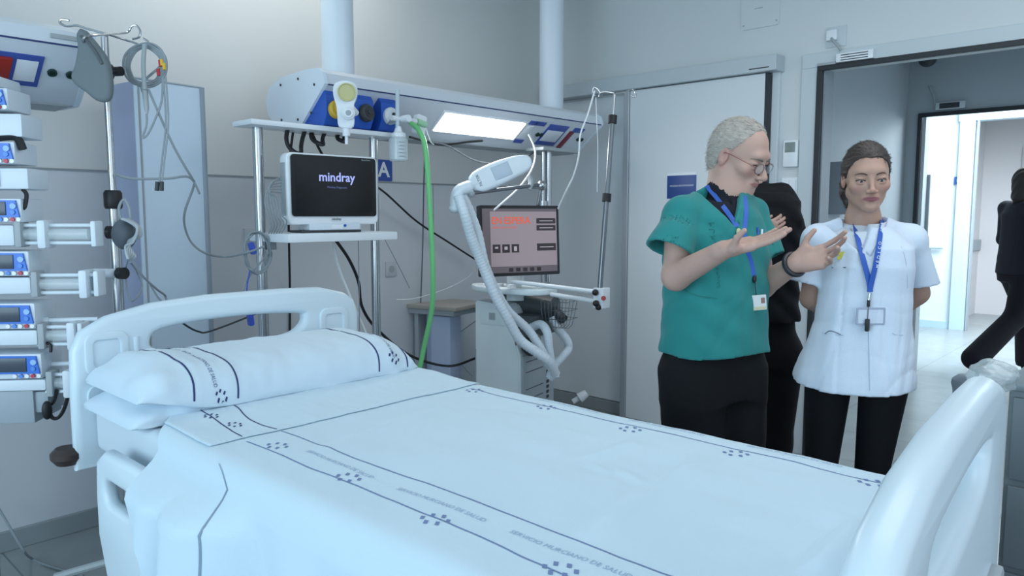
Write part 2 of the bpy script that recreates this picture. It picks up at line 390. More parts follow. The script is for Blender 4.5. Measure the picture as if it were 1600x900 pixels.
for yy in (2.45, 2.75, 3.3):
    bm = B(); box(bm, (X3-.05, yy, .97), (X3, yy+.05, 1.0)); obj('bracket', bm, GRYP, t)
# wall letter sign A and sockets on the back wall
c = ony(602, 266, YB-.02)
t = thing('bed_letter_sign', 'square blue sign with white letter A on the back wall', 'sign', (c.x, YB, c.z-.06))
bm = prism(B(), rr(.125, .125, .008, 3), 0, .006, frame((c.x, YB-.0001, c.z), (1, 0, 0), y=(0, 0, 1))); obj('sign_board', bm, mat('sign_blue3', '2a4ea0', .4), t)
obj('sign_lettering', textbm('A', .12, frame((c.x, YB-.0062, c.z), (1, 0, 0), y=(0, 0, 1)), .0004, bold=.003), WHT, t, False)
for px, py, lb in ((610, 420, 'white wall socket low on the back wall right of the monitor shelf'), (392, 370, 'white wall socket on the back wall behind the left steel rail')):
    c = ony(px, py, YB-.01)
    t = thing('wall_socket', lb, 'socket', (c.x, YB, c.z-.04))
    bm = B(); box(bm, (c.x-.04, YB-.022, c.z-.045), (c.x+.04, YB-.012, c.z+.045), bev=.003); obj('socket_plate', bm, mat('socket_grey', 'bcc2c8', .4), t)
    bm = cyl(B(), (c.x, YB-.024, c.z), (c.x, YB-.021, c.z), .02); obj('socket_hole', bm, GRYP, t)

# tall cabinet beside IV pole
t = thing('tall_cabinet', 'tall pale blue narrow cabinet standing against the back wall', 'cabinet', (1.34, 3.37, 0), R(7))
LBL = mat('pale_blue_laminate', 'cfe1f1', .45)
bm = B(); box(bm, (-.145, -.165, .05), (.15, .05, 1.935), bev=.006); obj('cabinet_body', bm, mat('pale_blue_shaded_side', 'b5bfdc', .5), t, world=False)  # lilac shade of the side face is put into the body colour
bm = B(); box(bm, (-.15, -.175, .08), (.145, -.166, 1.94), bev=.004); obj('cabinet_door', bm, LBL, t, world=False)
bm = B(); box(bm, (-.135, -.1785, .1), (-.128, -.1745, 1.92)); obj('door_seam', bm, GRYP, t, world=False)
bm = cyl(B(), (.148, -.168, .05), (.148, -.168, 1.945), .014); cyl(bm, (-.15, -.168, 1.943), (.148, -.168, 1.943), .007); obj('edge_profile', bm, mat('cabinet_edge_grey', '98a4b0', .45), t, world=False)
bm = B(); box(bm, (-.14, -.14, 0), (.14, .04, .05)); obj('plinth', bm, DGREY, t, world=False)

# ================================================================== CEILING SUPPLY BEAMS
SEC = [(2.86, 2.015), (2.845, 1.965), (2.855, 1.955), (3.03, 1.812), (3.06, 1.795), (3.24, 1.80), (3.32, 1.88), (3.335, 1.94), (3.30, 2.0), (3.2, 2.03), (3.0, 2.04), (2.89, 2.035)]
def on_slope(px, s):  # point on sloping front face, s 0 top..1 bottom
    y = 2.855+.175*s; z = 1.955-.143*s; return Vector((px, y-.001, z))
SLN = Vector((0, -.143, -.175)).normalized(); SLU = Vector((0, -.175, .143)).normalized()
def slopebox(bm, x0, x1, s0, s1, h0, h1, bev=0):
    L = math.hypot(.175, .143); o = on_slope(0, 0)
    M = Matrix((Vector((1, 0, 0)), -SLU, SLN)).transposed().to_4x4()
    M = frame(Vector((0, 2.855, 1.955)), (1, 0, 0), z=SLN)   # y of this frame points up the slope or down
    sy = M.to_3x3() @ Vector((0, 1, 0)); sg = 1 if sy.z > 0 else -1
    a, b = sorted((-s0*L*sg, -s1*L*sg))
    box(bm, (x0, a, h0), (x1, b, h1), M, bev)
    return bm
def slopeM(x, s, up=0):
    L = math.hypot(.175, .143); p = Vector((x, 2.855+.175*s, 1.955-.143*s))+SLN*up
    return frame(p, (1, 0, 0), y=SLU)
def beam(x0, x1, label, name='ceiling_supply_beam'):
    t = thing(name, label, 'supply beam', ((x0+x1)/2, 3.08, 1.8))
    P = [(y, z) for y, z in SEC]
    M = Matrix(((0, 0, 1, 0), (1, 0, 0, 0), (0, 1, 0, 0), (0, 0, 0, 1)))
    obj('beam_body', prism(B(), P, x0+.012, x1-.012, M), mat('beam_enamel', 'd3dbe4', .3), t, ang=25)
    for a, b in ((x0-.006, x0+.012), (x1-.012, x1+.006)):
        bm = prism(B(), [(3.08+(y-3.08)*1.02, 1.92+(z-1.92)*1.03) for y, z in P], a, b, M); obj('end_cap', bm, mat('end_cap_plastic', 'd5e2ee', .35), t, ang=25)
    bm = B(); box(bm, (x0+.012, 2.843, 1.962), (x1-.012, 2.847, 1.9675)); obj('accent_line', bm, NAVY, t, False)
    bm = B(); box(bm, (x0+.02, 3.06, 1.789), (x1-.02, 3.24, 1.797), bev=.002); obj('service_cover', bm, GRYP, t, False)
    return t
BX0 = 1.885; BX1 = 3.93
bt = beam(BX0, BX1, 'long white ceiling hung supply beam with lit lamp over the bed head')
b2 = beam(-1.3, .965, 'white supply beam end with red socket panel, top left corner')
for i, (yy, zz) in enumerate(((2.92, 1.97), (2.95, 1.85), (3.05, 2.01), (3.2, 2.0), (3.2, 1.84), (3.06, 1.83))):
    bm = cyl(B(), (BX0-.009, yy, zz), (BX0-.005, yy, zz), .006, n=10); obj('screw', bm, DGREY, bt)
for x, lb in ((2.115, 'left white column hanging from the ceiling to the supply beam'), (3.705, 'right white column hanging from the ceiling to the supply beam')):
    t = thing('support_column', lb, 'column', (x, 3.08, 2.03))
    obj('column_tube', cyl(B(), (x, 3.08, 2.03), (x, 3.08, HC), .076, n=40), mat('column_enamel', 'd7e2ec', .35), t)
    obj('ceiling_flange', cyl(B(), (x, 3.08, HC-.03), (x, 3.08, HC), .13, n=40), WHT, t)
    obj('collar', tube(B(), [(x+.081*math.cos(a), 3.08+.081*math.sin(a), 2.045) for a in [2*math.pi*k/24 for k in range(24)]], .006, 6, 1, True), GASK if x < 3 else GRYP, t)
# lamp on the beam
l = obj('lamp_diffuser', slopebox(B(), 2.63, 3.25, .22, .80, -.002, .010, .003), mat('lamp_diffuser_glow', 'ffffff', .4, emit=3.2, ecol='f4faff'), bt)
obj('lamp_frame', slopebox(B(), 2.615, 3.265, .18, .84, -.003, .006, .002), WHT, bt)
la = area('beam_lamp_glow', (2.94, 2.91, 1.84), (2.94, 2.2, .9), .6, .08, 4, (1, .98, .95))
# outlet strips on the right of the beam and on the other beam
def strip(x0, x1, s0, s1, m, name='label_panel', par=bt, h=.004): return obj(name, slopebox(B(), x0, x1, s0, s1, -.001, h, .001), m, par)
PURP = mat('socket_panel_blue', '3f57a8', .4)
for x0, x1, s0, s1 in ((3.28, 3.35, .12, .25), (3.275, 3.35, .80, .92), (3.33, 3.42, .12, .25), (3.46, 3.64, .15, .9), (3.70, 3.80, .16, .32)): strip(x0, x1, s0, s1, PURP)
strip(3.475, 3.625, .35, .75, WHT, 'label_insert', h=.0055); strip(3.28, 3.34, .3, .75, WHT, 'label_insert', h=.003)
strip(3.68, 3.725, .3, .95, mat('dark_red_socket', '7a2238', .4), 'red_socket')
def sock(x, s, par, r=.020, m=None):
    M = slopeM(x, s); obj('socket', lathe(B(), [(0, .002), (r*.55, .002), (r*.6, .008), (r, .008), (r, -.001)], M, 20), m or mat('socket_green_black', '1f3a35', .4), par)
for x in (3.42, 3.455, 3.815, 3.85): sock(x, .55, bt, .014)
# left beam details
strip(-.2, .822, .20, .80, PURP, par=b2); strip(.745, .808, .30, .70, WHT, 'label_insert', b2, .006)
obj('red_socket', slopebox(B(), .62, .732, .28, .70, -.001, .014, .004), mat('red_switch_cover', 'a02c24', .3), b2)
sock(.855, .48, b2, .015); sock(.912, .48, b2, .015)
bm = B(); box(bm, (.83, 2.8435, 1.984), (.915, 2.85, 1.998)); obj('maker_plate', bm, GRYP, b2)
# gas outlets (blue hooded) on the long beam
def hood(x0, x1, knob, label=None):
    M = Matrix(((0, 0, 1, 0), (1, 0, 0, 0), (0, 1, 0, 0), (0, 0, 0, 1)))
    p = obj('outlet_hood', prism(B(), [(2.87, 1.942), (2.852, 1.92), (2.85, 1.84), (2.875, 1.795), (2.92, 1.778), (3.05, 1.778), (3.05, 1.80)], x0, x1, M), BLU, bt)
    x = x1-.045
    q = frame((x, 2.855, 1.86), (1, 0, 0), z=(.2, -1, .12))
    obj('outlet_knob', lathe(B(), [(0, .035), (.018, .035), (.02, .03), (.034, .028), (.04, .02), (.04, .0), (0, -.01)], q, 24), knob, bt)
    obj('outlet_core', lathe(B(), [(0, .040), (.010, .040), (.012, .034), (.012, .03)], q, 16), DGREY, bt)
hood(1.893, 1.985, YEL); hood(2.04, 2.145, DGREY); hood(2.19, 2.285, WHT)
# suction regulator with gauge
t = thing('suction_regulator', 'white regulator with pale yellow gauge hanging on the beam front', 'regulator', (2.06, 2.76, 1.75))
q = ony(540, 150, 2.74); q2 = ony(541, 172, 2.73)
F2 = frame(q, (.80, -.60, 0), z=(-.60, -.80, 0))
bm = prism(B(), c2([(-.045, .045), (0, .06), (.045, .045), (.05, 0), (.03, -.05), (.035, -.09), (.028, -.135), (-.028, -.135), (-.035, -.09), (-.038, -.05), (-.05, 0)], 3), -.008, .03, F2); bmesh.ops.bevel(bm, geom=bm.edges[:], offset=.004, segments=2, affect='EDGES'); obj('regulator_body', bm, WHT, t)
bm = lathe(B(), [(0, .04), (.032, .04), (.034, .045), (.038, .045), (.038, .028)], F2 @ Matrix.Translation((.006, .01, 0)), 26); obj('gauge', bm, mat('pale_yellow_gauge', 'c3bf8b', .4), t)
bm = lathe(B(), [(0, .058), (.018, .058), (.02, .055), (.028, .05), (.028, .03)], F2 @ Matrix.Translation((.012, -.078, 0)), 22); obj('control_knob', bm, WHT, t)
bm = lathe(B(), [(0, .0595), (.010, .0595), (.012, .0585)], F2 @ Matrix.Translation((.012, -.078, 0)), 16); obj('knob_mark', bm, GRYP, t)
bm = cyl(B(), F2 @ Vector((0, -.135, .005)), F2 @ Vector((0, -.17, .005)), .02, .016); cyl(bm, F2 @ Vector((0, -.17, .005)), F2 @ Vector((0, -.205, .005)), .007); obj('hose_nozzle', bm, WHT, t)
obj('mount_stem', cyl(B(), F2 @ Vector((0, -.02, -.02)), F2 @ Vector((.04, -.06, -.09)), .015), WHT, t)
# flow meter and humidifier bottle
p = ony(621, 200, 2.78)
t = thing('oxygen_humidifier', 'clear oxygen humidifier bottle with flow tube under the beam', 'humidifier', (p.x, p.y, p.z-.08))
def P_(px, py, Y=2.78): return ony(px, py, Y)
a = P_(621, 140); b = P_(621, 205); obj('flow_tube', cyl(B(), a, b, .010, n=16), mat('flow_tube_glass', 'c2d0da', .15), t)
c = P_(623, 205); d = P_(623, 252)
obj('bottle', lathe(B(), [(0, 0), (.04, 0), (.045, .006), (.045, .10), (.036, .112), (.03, .115), (.03, .11), (.041, .098), (.041, .008), (0, .006)], Matrix.Translation(d), 28), mat('bottle_clear', 'dce8ee', .1, alpha=.42), t)
obj('water', lathe(B(), [(0, .006), (.040, .008), (.040, .055), (0, .055)], Matrix.Translation(d), 28), mat('bottle_water', 'c9dde6', .1, alpha=.3), t)
obj('dip_tube', cyl(B(), d+Vector((0, 0, .01)), d+Vector((0, 0, .12)), .004), WHT, t)
obj('level_scale', slopebox(B(), 0, .001, 0, .01, 0, .001), GRYP, t)
bpy.data.objects.remove(t.children[-1])
bm = B()
for k in range(5): box(bm, (d.x-.028, d.y-.0458, d.z+.02+k*.016), (d.x+.004, d.y-.037, d.z+.022+k*.016))
obj('level_marks', bm, GRYP, t, False)
obj('bottle_cap', lathe(B(), [(0, .108), (.034, .108), (.034, .128), (.02, .135), (.012, .16), (0, .16)], Matrix.Translation(d), 24), WHT, t)
bm = cyl(B(), P_(612, 184), P_(650, 190), .012); cyl(bm, P_(628, 186), P_(628, 186)+Vector((.0, -.05, 0)), .016); obj('flow_valve', bm, WHT, t)
bm = cyl(B(), P_(652, 190), P_(665, 195), .015); obj('hose_connector', bm, mat('green_connector', 'a5d6b0', .4), t)
obj('mount_stem', cyl(B(), P_(621, 188), P_(621, 188)+Vector((0, .14, 0)), .012), GRYP, t)
cable([P_(640, 190), P_(655, 205), ony(665, 235, 2.76), ony(672, 330, 2.76), ony(676, 420, 2.77), ony(675, 480, 2.8), ony(664, 535, 2.84), ony(655, 578, 2.86), ony(640, 640, 2.9)], .0125, GRNH, 'green oxygen hose hanging from the beam down behind the bed', 'hose', 'oxygen_hose', n=10)
# regulator box of transparent bag by the outlet
bm = prism(B(), rr(.06, .09, .01, 3), -.015, .015, frame(ony(655, 195, 2.80), (1, 0, -.2), z=(0, -1, 0))); solo('connector_block', bm, WHT, 'small white connector block beside the green hose outlet', 'connector')

# trolley bar and steel rails under the beam
t = thing('equipment_rail', 'white horizontal bar on steel posts carrying the patient monitor', 'rail', (1.9, 2.95, 0.3))
bm = B(); box(bm, (1.53, 2.84, 1.762), (2.30, 3.0, 1.785), bev=.008); obj('top_plate', bm, WHT, t)
for x, z0 in ((1.605, .35), (2.20, .35)):
    y = 2.93
    obj('post', cyl(B(), (x, y, z0), (x, y, 1.765), .021, n=24), STEEL, t)
x = 3.50
t2 = thing('equipment_rail', 'steel post hanging from the beam behind the ventilator screen', 'rail', (x, 2.95, .6))
obj('post', cyl(B(), (x, 2.93, .99), (x, 2.93, 1.79), .02, n=24), STEEL, t2); obj('post', cyl(B(), (x-.05, 2.93, .99), (x-.05, 2.93, 1.79), .012, n=20), STEEL, t2)
bm = B(); box(bm, (x-.13, 2.86, 1.775), (x+.22, 3.0, 1.795), bev=.006); obj('mount_plate', bm, GRYP, t2)
bm = cyl(B(), (x-.05, 2.93, 1.42), (x-.05, 2.93, 1.48), .03); obj('clamp', bm, STEEL, t2)
# monitor shelf
t = thing('monitor_shelf', 'white narrow shelf under the patient monitor on the steel rail', 'shelf', (1.93, 2.82, 1.29))
bm = B(); box(bm, (1.60, 2.70, 1.285), (2.155, 3.02, 1.322), bev=.006); obj('shelf_board', bm, WHT, t)
bm = B(); box(bm, (1.63, 2.90, 1.25), (1.66, 2.96, 1.286)); obj('bracket', bm, GRYP, t)
# patient monitor
pc = ony(515, 295, 2.80)
MM = frame((pc.x, 2.78, 1.374), (1, -.06, 0), z=(0, 0, 1))
t = thing('patient_monitor', 'black screen patient monitor in white casing on the shelf', 'monitor', M=MM)
W_, H_ = .415, .278
bm = plate(rr(W_+.012, H_+.005, .02, 5), [], .06, .008, frame((0, .0, .132), (1, 0, 0), y=(0, 0, 1)) @ Matrix.Translation((0, 0, -.01))); obj('casing', bm, WHT, t, world=False)
FM = frame((0, -.024, .1455), (1, 0, 0), y=(0, 0, 1))
obj('screen_bezel', prism(B(), rr(W_-.004, .256, .014, 4), 0, .004, FM), mat('bezel_black', '15181b', .25), t, world=False)
obj('screen_glass', prism(B(), rr(W_-.045, .22, .003, 2), .004, .0048, FM), mat('screen_black', '0f1216', .2, emit=.06, ecol='30343a'), t, world=False)
LET = mat('screen_lettering_glow', 'a8aeea', .5, emit=.45, ecol='a0a8e0')
obj('screen_logo', textbm('mindray', .054, FM @ Matrix.Translation((.008, .038, .005)), .0002, bold=.0009), LET, t, False, world=False)
obj('screen_caption', textbm('Mindray Diagnostic', .0125, FM @ Matrix.Translation((.008, -.004, .005)), .0002), mat('screen_dim_letter', '6d72a8', .5, emit=.15), t, False, world=False)
obj('bezel_lettering', textbm('BeneVision', .010, FM @ Matrix.Translation((.155, .119, .0042)), .0002), GRYP, t, False, world=False)
obj('casing_lettering', textbm('mindray', .014, frame((.0, -.0305, .006), (1, 0, 0), y=(0, 0, 1)), .0002, bold=.0003), DGREY, t, False, world=False)
bm = B(); box(bm, (-.125, -.022, -.041), (.125, .08, -.008), bev=.005); obj('monitor_foot', bm, WHT2, t, world=False)
bm = B(); box(bm, (-.02, -.025, -.036), (.035, -.021, -.018)); obj('status_label', bm, WHT, t, world=False)
bm = cyl(B(), (.045, -.026, -.022), (.045, -.021, -.022), .006); obj('power_button', bm, BLU, t, world=False)
bm = B(); box(bm, (-.16, -.02, -.051), (.13, .09, -.041), bev=.003)
for k in range(8): cyl(bm, (-.15+k*.036, .0, -.0525), (-.138+k*.036, -.0, -.041), .005, n=6)
obj('base_bracket', bm, DGREY, t, world=False)
bm = B(); box(bm, (-.225, -.01, .02), (-.208, .03, .24), bev=.004); obj('connector_bay', bm, GRYP, t, world=False)
# little blue/white base
# infusion-line: leads beside monitor, coil of leads on rail
for i in range(6):
    dx = i*4
    cable([ony(440, 276+i*5, 2.79), ony(425-dx*.3, 285+i*3, 2.76), ony(414+dx, 310, 2.76), ony(418+dx*1.1, 335, 2.75), ony(424+dx*1.2, 352-i, 2.76), ony(420+dx, 365, 2.80)], .0028, CABG, 'bundled grey sensor leads plugged into the monitor left side', group='sensor leads beside the monitor')
def coil(c, rx, rz, turns, r, m, label, name='cable_coil', ax=(1, 0, 0), tail=None, jit=.012, seed=1, yv=(0, 1, 0)):
    rnd = random.Random(seed); pts = []
    X = Vector(ax).normalized(); Y = Vector(yv)
    for k in range(turns*12+1):
        a = 2*math.pi*k/12; j = 1+rnd.uniform(-jit, jit)*6
        pts.append(Vector(c)+X*math.cos(a)*rx*j+Vector((0, 0, 1))*math.sin(a)*rz*j+Y*(rnd.uniform(-1, 1)*jit))
    if tail: pts += [Vector(q) for q in tail]
    return solo(name, tube(B(), pts, r, 6, 5), m, label, 'cable coil')
cc = ony(402, 395, 2.86)
coil(cc, .055, .085, 5, .004, CABG, 'grey cable coil hanging on the left steel post below the monitor', seed=3, tail=[ony(385, 440, 2.86), ony(380, 470, 2.86)])
bm = prism(B(), rr(.022, .07, .008, 3), -.008, .008, frame(ony(391, 496, 2.84), (1, 0, .1), z=(0, -1, 0))); tube(bm, [ony(388, 480, 2.84), ony(386, 450, 2.85), ony(391, 420, 2.86)], .003)
solo('sensor_clip', bm, mat('blue_clip', '3a55b8', .4), 'blue finger sensor clip hanging from the cable coil', 'sensor')
bm = prism(B(), rr(.02, .05, .006, 3), -.008, .008, frame(ony(394, 388, 2.80), (1, 0, .3), z=(0, -1, 0))); solo('sensor_clip', bm, MATS['blue_clip'], 'small blue clip on the grey cable coil at the steel post', 'sensor')
# black cables under the beam
for i, (cx, cy, rx, rz) in enumerate(((463, 203, .042, .105), (499, 203, .034, .065), (536, 208, .022, .04))):
    c = ony(cx, cy, 2.93)
    pts = [c+Vector((math.cos(a)*rx, .02*math.sin(3*a), -abs(math.sin(a))*rz)) for a in [R(v) for v in range(0, 181, 20)]]
    cable(pts, .010, BLK, ['left thick black cable loop hanging under the beam', 'middle thick black cable loop hanging under the beam', 'right thick black cable loop hanging under the beam'][i], group=None)
cable([ony(484, 198, 2.95), ony(500, 235, 2.98), ony(520, 260, 3.05), ony(560, 275, 3.2), ony(600, 300, 3.4), ony(650, 345, 3.48), ony(700, 378, 3.5), ony(742, 405, 3.5)], .006, BLK, 'long black cable sagging from the beam to the ventilator')
cable([ony(458, 205, 3.05), ony(452, 260, 3.1), ony(451, 340, 3.3), ony(452, 400, 3.45), ony(453, 460, 3.57), ony(453, 540, 3.575)], .006, BLK, 'black cable hanging straight down behind the monitor shelf')
cable([ony(525, 376, 2.96), ony(545, 405, 2.96), ony(560, 440, 2.98), ony(566, 480, 3.0), ony(590, 515, 3.02), ony(640, 555, 3.05), ony(700, 572, 3.1), ony(742, 560, 3.15)], .0075, BLK, 'thick black power cable looping from shelf to ventilator')
cable([ony(521, 380, 2.95), ony(530, 420, 2.95), ony(550, 470, 2.95), ony(576, 530, 2.95)], .007, CABW, 'white cable slanting down beside the right steel post')
cable([ony(600, 372, 2.85), ony(620, 410, 2.9), ony(640, 450, 3.0)], .002, CABG, 'thin grey cord hanging from the shelf right end')
cable([ony(560, 376, 2.9), ony(561, 450, 2.92), ony(562, 530, 2.95)], .0025, CABG, 'thin grey cord hanging straight under the shelf')
cable([ony(664, 225, 3.2), ony(662, 300, 3.45), ony(660, 400, 3.55), ony(655, 530, 3.57)], .004, mat('cable_midgrey', '5d666d', .5), 'thin dark cable running down the back wall behind the green hose')
cable([ony(640, 214, 2.98), ony(690, 226, 3.05), ony(730, 222, 3.02), ony(754, 220, 3.0)], .006, BLK, 'short black cable strung under the beam below the lamp')
cable([ony(672, 222, 3.0), ony(700, 228, 3.0), ony(740, 250, 3.0), ony(775, 256, 3.0), ony(810, 255, 3.0), ony(840, 232, 3.0)], .004, mat('cable_midgrey', '5d666d', .5), 'dark drooping cable between beam and test lung')
cable([ony(665, 200, 2.80), ony(672, 220, 2.80), ony(678, 226, 2.78)], .003, CABW, 'short white tube dangling beside the green hose')
cable([ony(826, 210, 2.84), ony(836, 235, 2.82), ony(832, 262, 2.78), ony(812, 292, 2.75), ony(786, 316, 2.75), ony(770, 330, 2.8)], .0055, CABW, 'white cable from beam sockets to the ventilator screen')
cable([at(929, 142, 3.7), at(918, 180, 3.7), at(907, 210, 3.7), at(904, 245, 3.72), at(896, 275, 3.78), at(884, 300, 3.85), at(872, 326, 3.95)], .0045, CABW, 'thin white line looping from the hook to the ventilator screen')
cable([ony(620, 468, 3.3), ony(650, 466, 3.3), ony(700, 450, 3.3), ony(735, 430, 3.2), ony(742, 415, 3.1)], .0025, CABW, 'thin white tube drooping left of the ventilator')
cable([ony(745, 500, 3.3), ony(700, 540, 3.35), ony(726, 575, 3.3), ony(738, 588, 3.25)], .003, CABG, 'thin grey cord crossing below the side table')
# ================================================================== BED
BX = (.745, 1.685); BYF = .40; BYH = 2.36; ZT = .85
def wave(x, y, s=0): return noise.noise(Vector((x, y, s)))
RIDGES = [((onz(1105, 712, ZT).xy), (onz(905, 850, ZT).xy), .011, .026), ((onz(1350, 815, ZT).xy), (onz(1255, 905, ZT).xy), .014, .024),
          ((onz(1000, 690, ZT).xy), (onz(905, 720, ZT).xy), .006, .02), ((onz(760, 610, ZT).xy), (onz(470, 720, ZT).xy), .005, .03),
          ((onz(960, 735, ZT).xy), (onz(1010, 755, ZT).xy), .005, .012), ((onz(925, 728, ZT).xy), (onz(955, 745, ZT).xy), .004, .010)]
def segd(p, a, b):
    ab = b-a; t = max(0, min(1, (p-a).dot(ab)/ab.length_squared)); q = a+ab*t
    side = (p-q).x*ab.y-(p-q).y*ab.x
    return (p-q).length*(1 if side > 0 else -1), t
def toph(x, y):
    z = .0035*wave(x*5, y*5)+.0018*wave(x*14, y*9, 3)+.0008*wave(x*45, y*20, 5)
    p = Vector((x, y))
    for a, b, h, wd in RIDGES:
        d, t = segd(p, a, b); fade = min(1, t*5, (1-t)*5)
        z += h*fade*(math.exp(-(d/wd)**2) - .6*math.exp(-((d-wd*1.6)/(wd*1.5))**2))
    return z
RAD = .05
def sheet(y, v, off=0, drop=None):
    """v: arc coordinate across. 0 at near top edge start, width W; negative drops down the near side"""
    x0, x1 = BX[0]-.015, BX[1]+.015; W = x1-x0
    q = math.pi*RAD/2
    def side(s, sgn, xe):
        # s >0 arc distance beyond flat part
        if s < q:
            a = s/RAD; x = xe+sgn*(-RAD+RAD*math.sin(a)); z = ZT-RAD+RAD*math.cos(a); n = Vector((sgn*math.sin(a), 0, math.cos(a)))
        else:
            t = s-q; amp = min(1, t/.35)
            f = .022*math.sin(y*17+1.5*math.sin(y*5))*amp+.012*math.sin(y*41+2*math.sin(y*7))*amp
            if sgn < 0:
                g = math.exp(-((y-1.70)/.03)**2)*.022-math.exp(-((y-1.635)/.022)**2)*.045+math.exp(-((y-1.56)/.035)**2)*.018
                f += g*min(1, t/.18)
            bu = .095*min(1, max(0, (y-1.36)/.16))*min(1, t/.05) if sgn < 0 else 0; x = xe+sgn*(.0+.05*t+.012+f+bu); z = ZT-RAD-t; n = Vector((sgn, 0, .05)).normalized()
        return Vector((x, y, z)), n
    if v < RAD: P, n = side(RAD-v, -1, x0)
    elif v > W-RAD: P, n = side(v-(W-RAD), 1, x1)
    else: P, n = Vector((x0+v, y, ZT)), Vector((0, 0, 1))
    if P.z > ZT-.06:
        k = max(0, 1-(ZT-P.z)/.06); P = P+Vector((0, 0, toph(P.x, y)*k))
        if y < .50: P.z -= .0
    if y > 1.75: P.z += .010*min(1, (y-1.75)/.15)*(1 if P.z > ZT-.1 else 0)
    return P+n*off
SW = BX[1]-BX[0]+.03
def sheet_mesh(y0, y1, v0, v1, ny, nv, off=0, endfn=None):
    bm = B(); G = []
    for i in range(ny+1):
        row = []
        for j in range(nv+1):
            y = y0+(y1-y0)*i/ny; v = v0+(v1-v0)*j/nv
            if endfn: y = endfn(y, v)
            row.append(bm.verts.new(sheet(y, v, off)))
        G.append(row)
    for i in range(ny):
        for j in range(nv): bm.faces.new((G[i][j], G[i][j+1], G[i+1][j+1], G[i+1][j]))
    return bm
SHEET = mat('cotton_sheet', 'c2d7e4', .85, bump=.15, bscale=420, sheen=.2)
PILC = mat('cotton_pillowcase', 'c8dae7', .85, bump=.15, bscale=420, sheen=.2)
bed = thing('hospital_bed', 'white plastic hospital bed with high head and foot boards', 'hospital bed', (1.215, 1.36, 0))
# headboard
HY = 2.42
def hb_outline(z0, top):
    xs0, xs1 = .722, 1.695
    return [(xs0, z0), (xs1, z0), (xs1, z0+.1), (xs1+.002, top-.10), (xs1-.012, top-.055), (xs1-.05, top-.03), (xs1-.15, top-.005), (xs1-.30, top), (xs0+.40, top), (xs0+.22, top-.012), (xs0+.09, top-.04), (xs0+.025, top-.075), (xs0+.004, top-.12), (xs0, z0+.2)]
def grip(top, cx=1.21):
    return c2([(cx-.30, top-.115), (cx-.25, top-.058), (cx, top-.042), (cx+.25, top-.055), (cx+.285, top-.085), (cx+.27, top-.13), (cx+.20, top-.165), (cx, top-.18), (cx-.20, top-.178), (cx-.27, top-.16)], 4)
HT = 1.115
bmh = plate(hb_outline(.66, HT), [grip(HT)], .05, .020, frame((0, HY, 0), (1, 0, 0), y=(0, 0, 1)))
hb = obj('headboard', bmh, BEDW, bed, ang=50)
def boardtrim(y, sg, par, top):
    # ledges, recess pads on the visible face; sg=-1 : face toward -y
    bm = prism(B(), rr(.94, .09, .03, 4, 1.208, top-.265), 0, .018, frame((0, y+sg*.022, 0), (1, 0, 0), y=(0, 0, 1)))
    for v in bm.verts: pass
    obj('board_ledge', bm, BEDW, par)
    for cx in (.80, 1.60):
        bm = plate(rr(.115, .12, .025, 5, cx, top-.13), [rr(.085, .09, .018, 5, cx, top-.13)], .012, .005, frame((0, y+sg*.025, 0), (1, 0, 0), y=(0, 0, 1))); obj('recess_rim', bm, BEDW, par)
    bm = cyl(B(), (.885, y+sg*.022, top-.17), (.885, y+sg*.022, top-.09), .010); obj('board_rib', bm, BEDW, par)
boardtrim(HY, -1, hb, HT)
FY = .292; FT = 1.088
FBM = frame((1.2175, .252, 0), (1, .067, 0), y=(0, 0, 1)) @ Matrix.Translation((-1.2175, 0, 0))
bmf = plate(hb_outline(.40, FT), [grip(FT)], .058, .026, FBM)
fb = obj('footboard', bmf, BEDW, bed, ang=50)
n_ = len(bpy.data.objects); boardtrim(0, 1, fb, FT)
for o in list(fb.children): o.data.transform(WM[fb.name].inverted().inverted()); o.data.transform(Matrix(((1, 0, 0, 0), (0, 0, 1, 0), (0, -1, 0, 0), (0, 0, 0, 1)))); o.data.transform(FBM); o.data.transform(WM[fb.name].inverted())
bm = B(); box(bm, (.80, .60, .024), (1.60, .75, .05), FBM, .01); obj('control_panel', bm, GRYP, fb)
# mattress, frame, wheels
bm = B(); box(bm, (BX[0]+.005, BYF, .70), (BX[1]-.005, BYH+.02, ZT-.012), bev=.03, seg=4); obj('mattress', bm, mat('mattress_cover', 'c9d6e0', .6), bed)
bm = B(); box(bm, (BX[0]+.05, .32, .58), (BX[1]-.05, 2.38, .70), bev=.02); box(bm, (.95, .5, .34), (1.48, 2.1, .58), bev=.02); box(bm, (.85, .35, .16), (1.58, 2.25, .30), bev=.03); obj('bed_frame', bm, GRYP, bed)
for x in (.85, 1.58):
    for y in (.36, 2.22):
        bm = cyl(B(), (x-.02, y, .075), (x+.02, y, .075), .075, n=24); cyl(bm, (x, y, .08), (x, y, .2), .02); obj('caster', bm, DGREY, bed)
bm = lathe(B(), [(0, 0), (.03, 0), (.045, .02), (.045, .035), (.03, .05), (0, .05)], Matrix.Translation((.69, 2.44, .66)), 24); obj('corner_bumper', bm, mat('brown_rubber', '3a2f2d', .5), bed)
cyl_ = B(); cyl(cyl_, (.69, 2.44, .67), (.78, 2.44, .67), .012); obj('bumper_arm', cyl_, GRYP, bed)
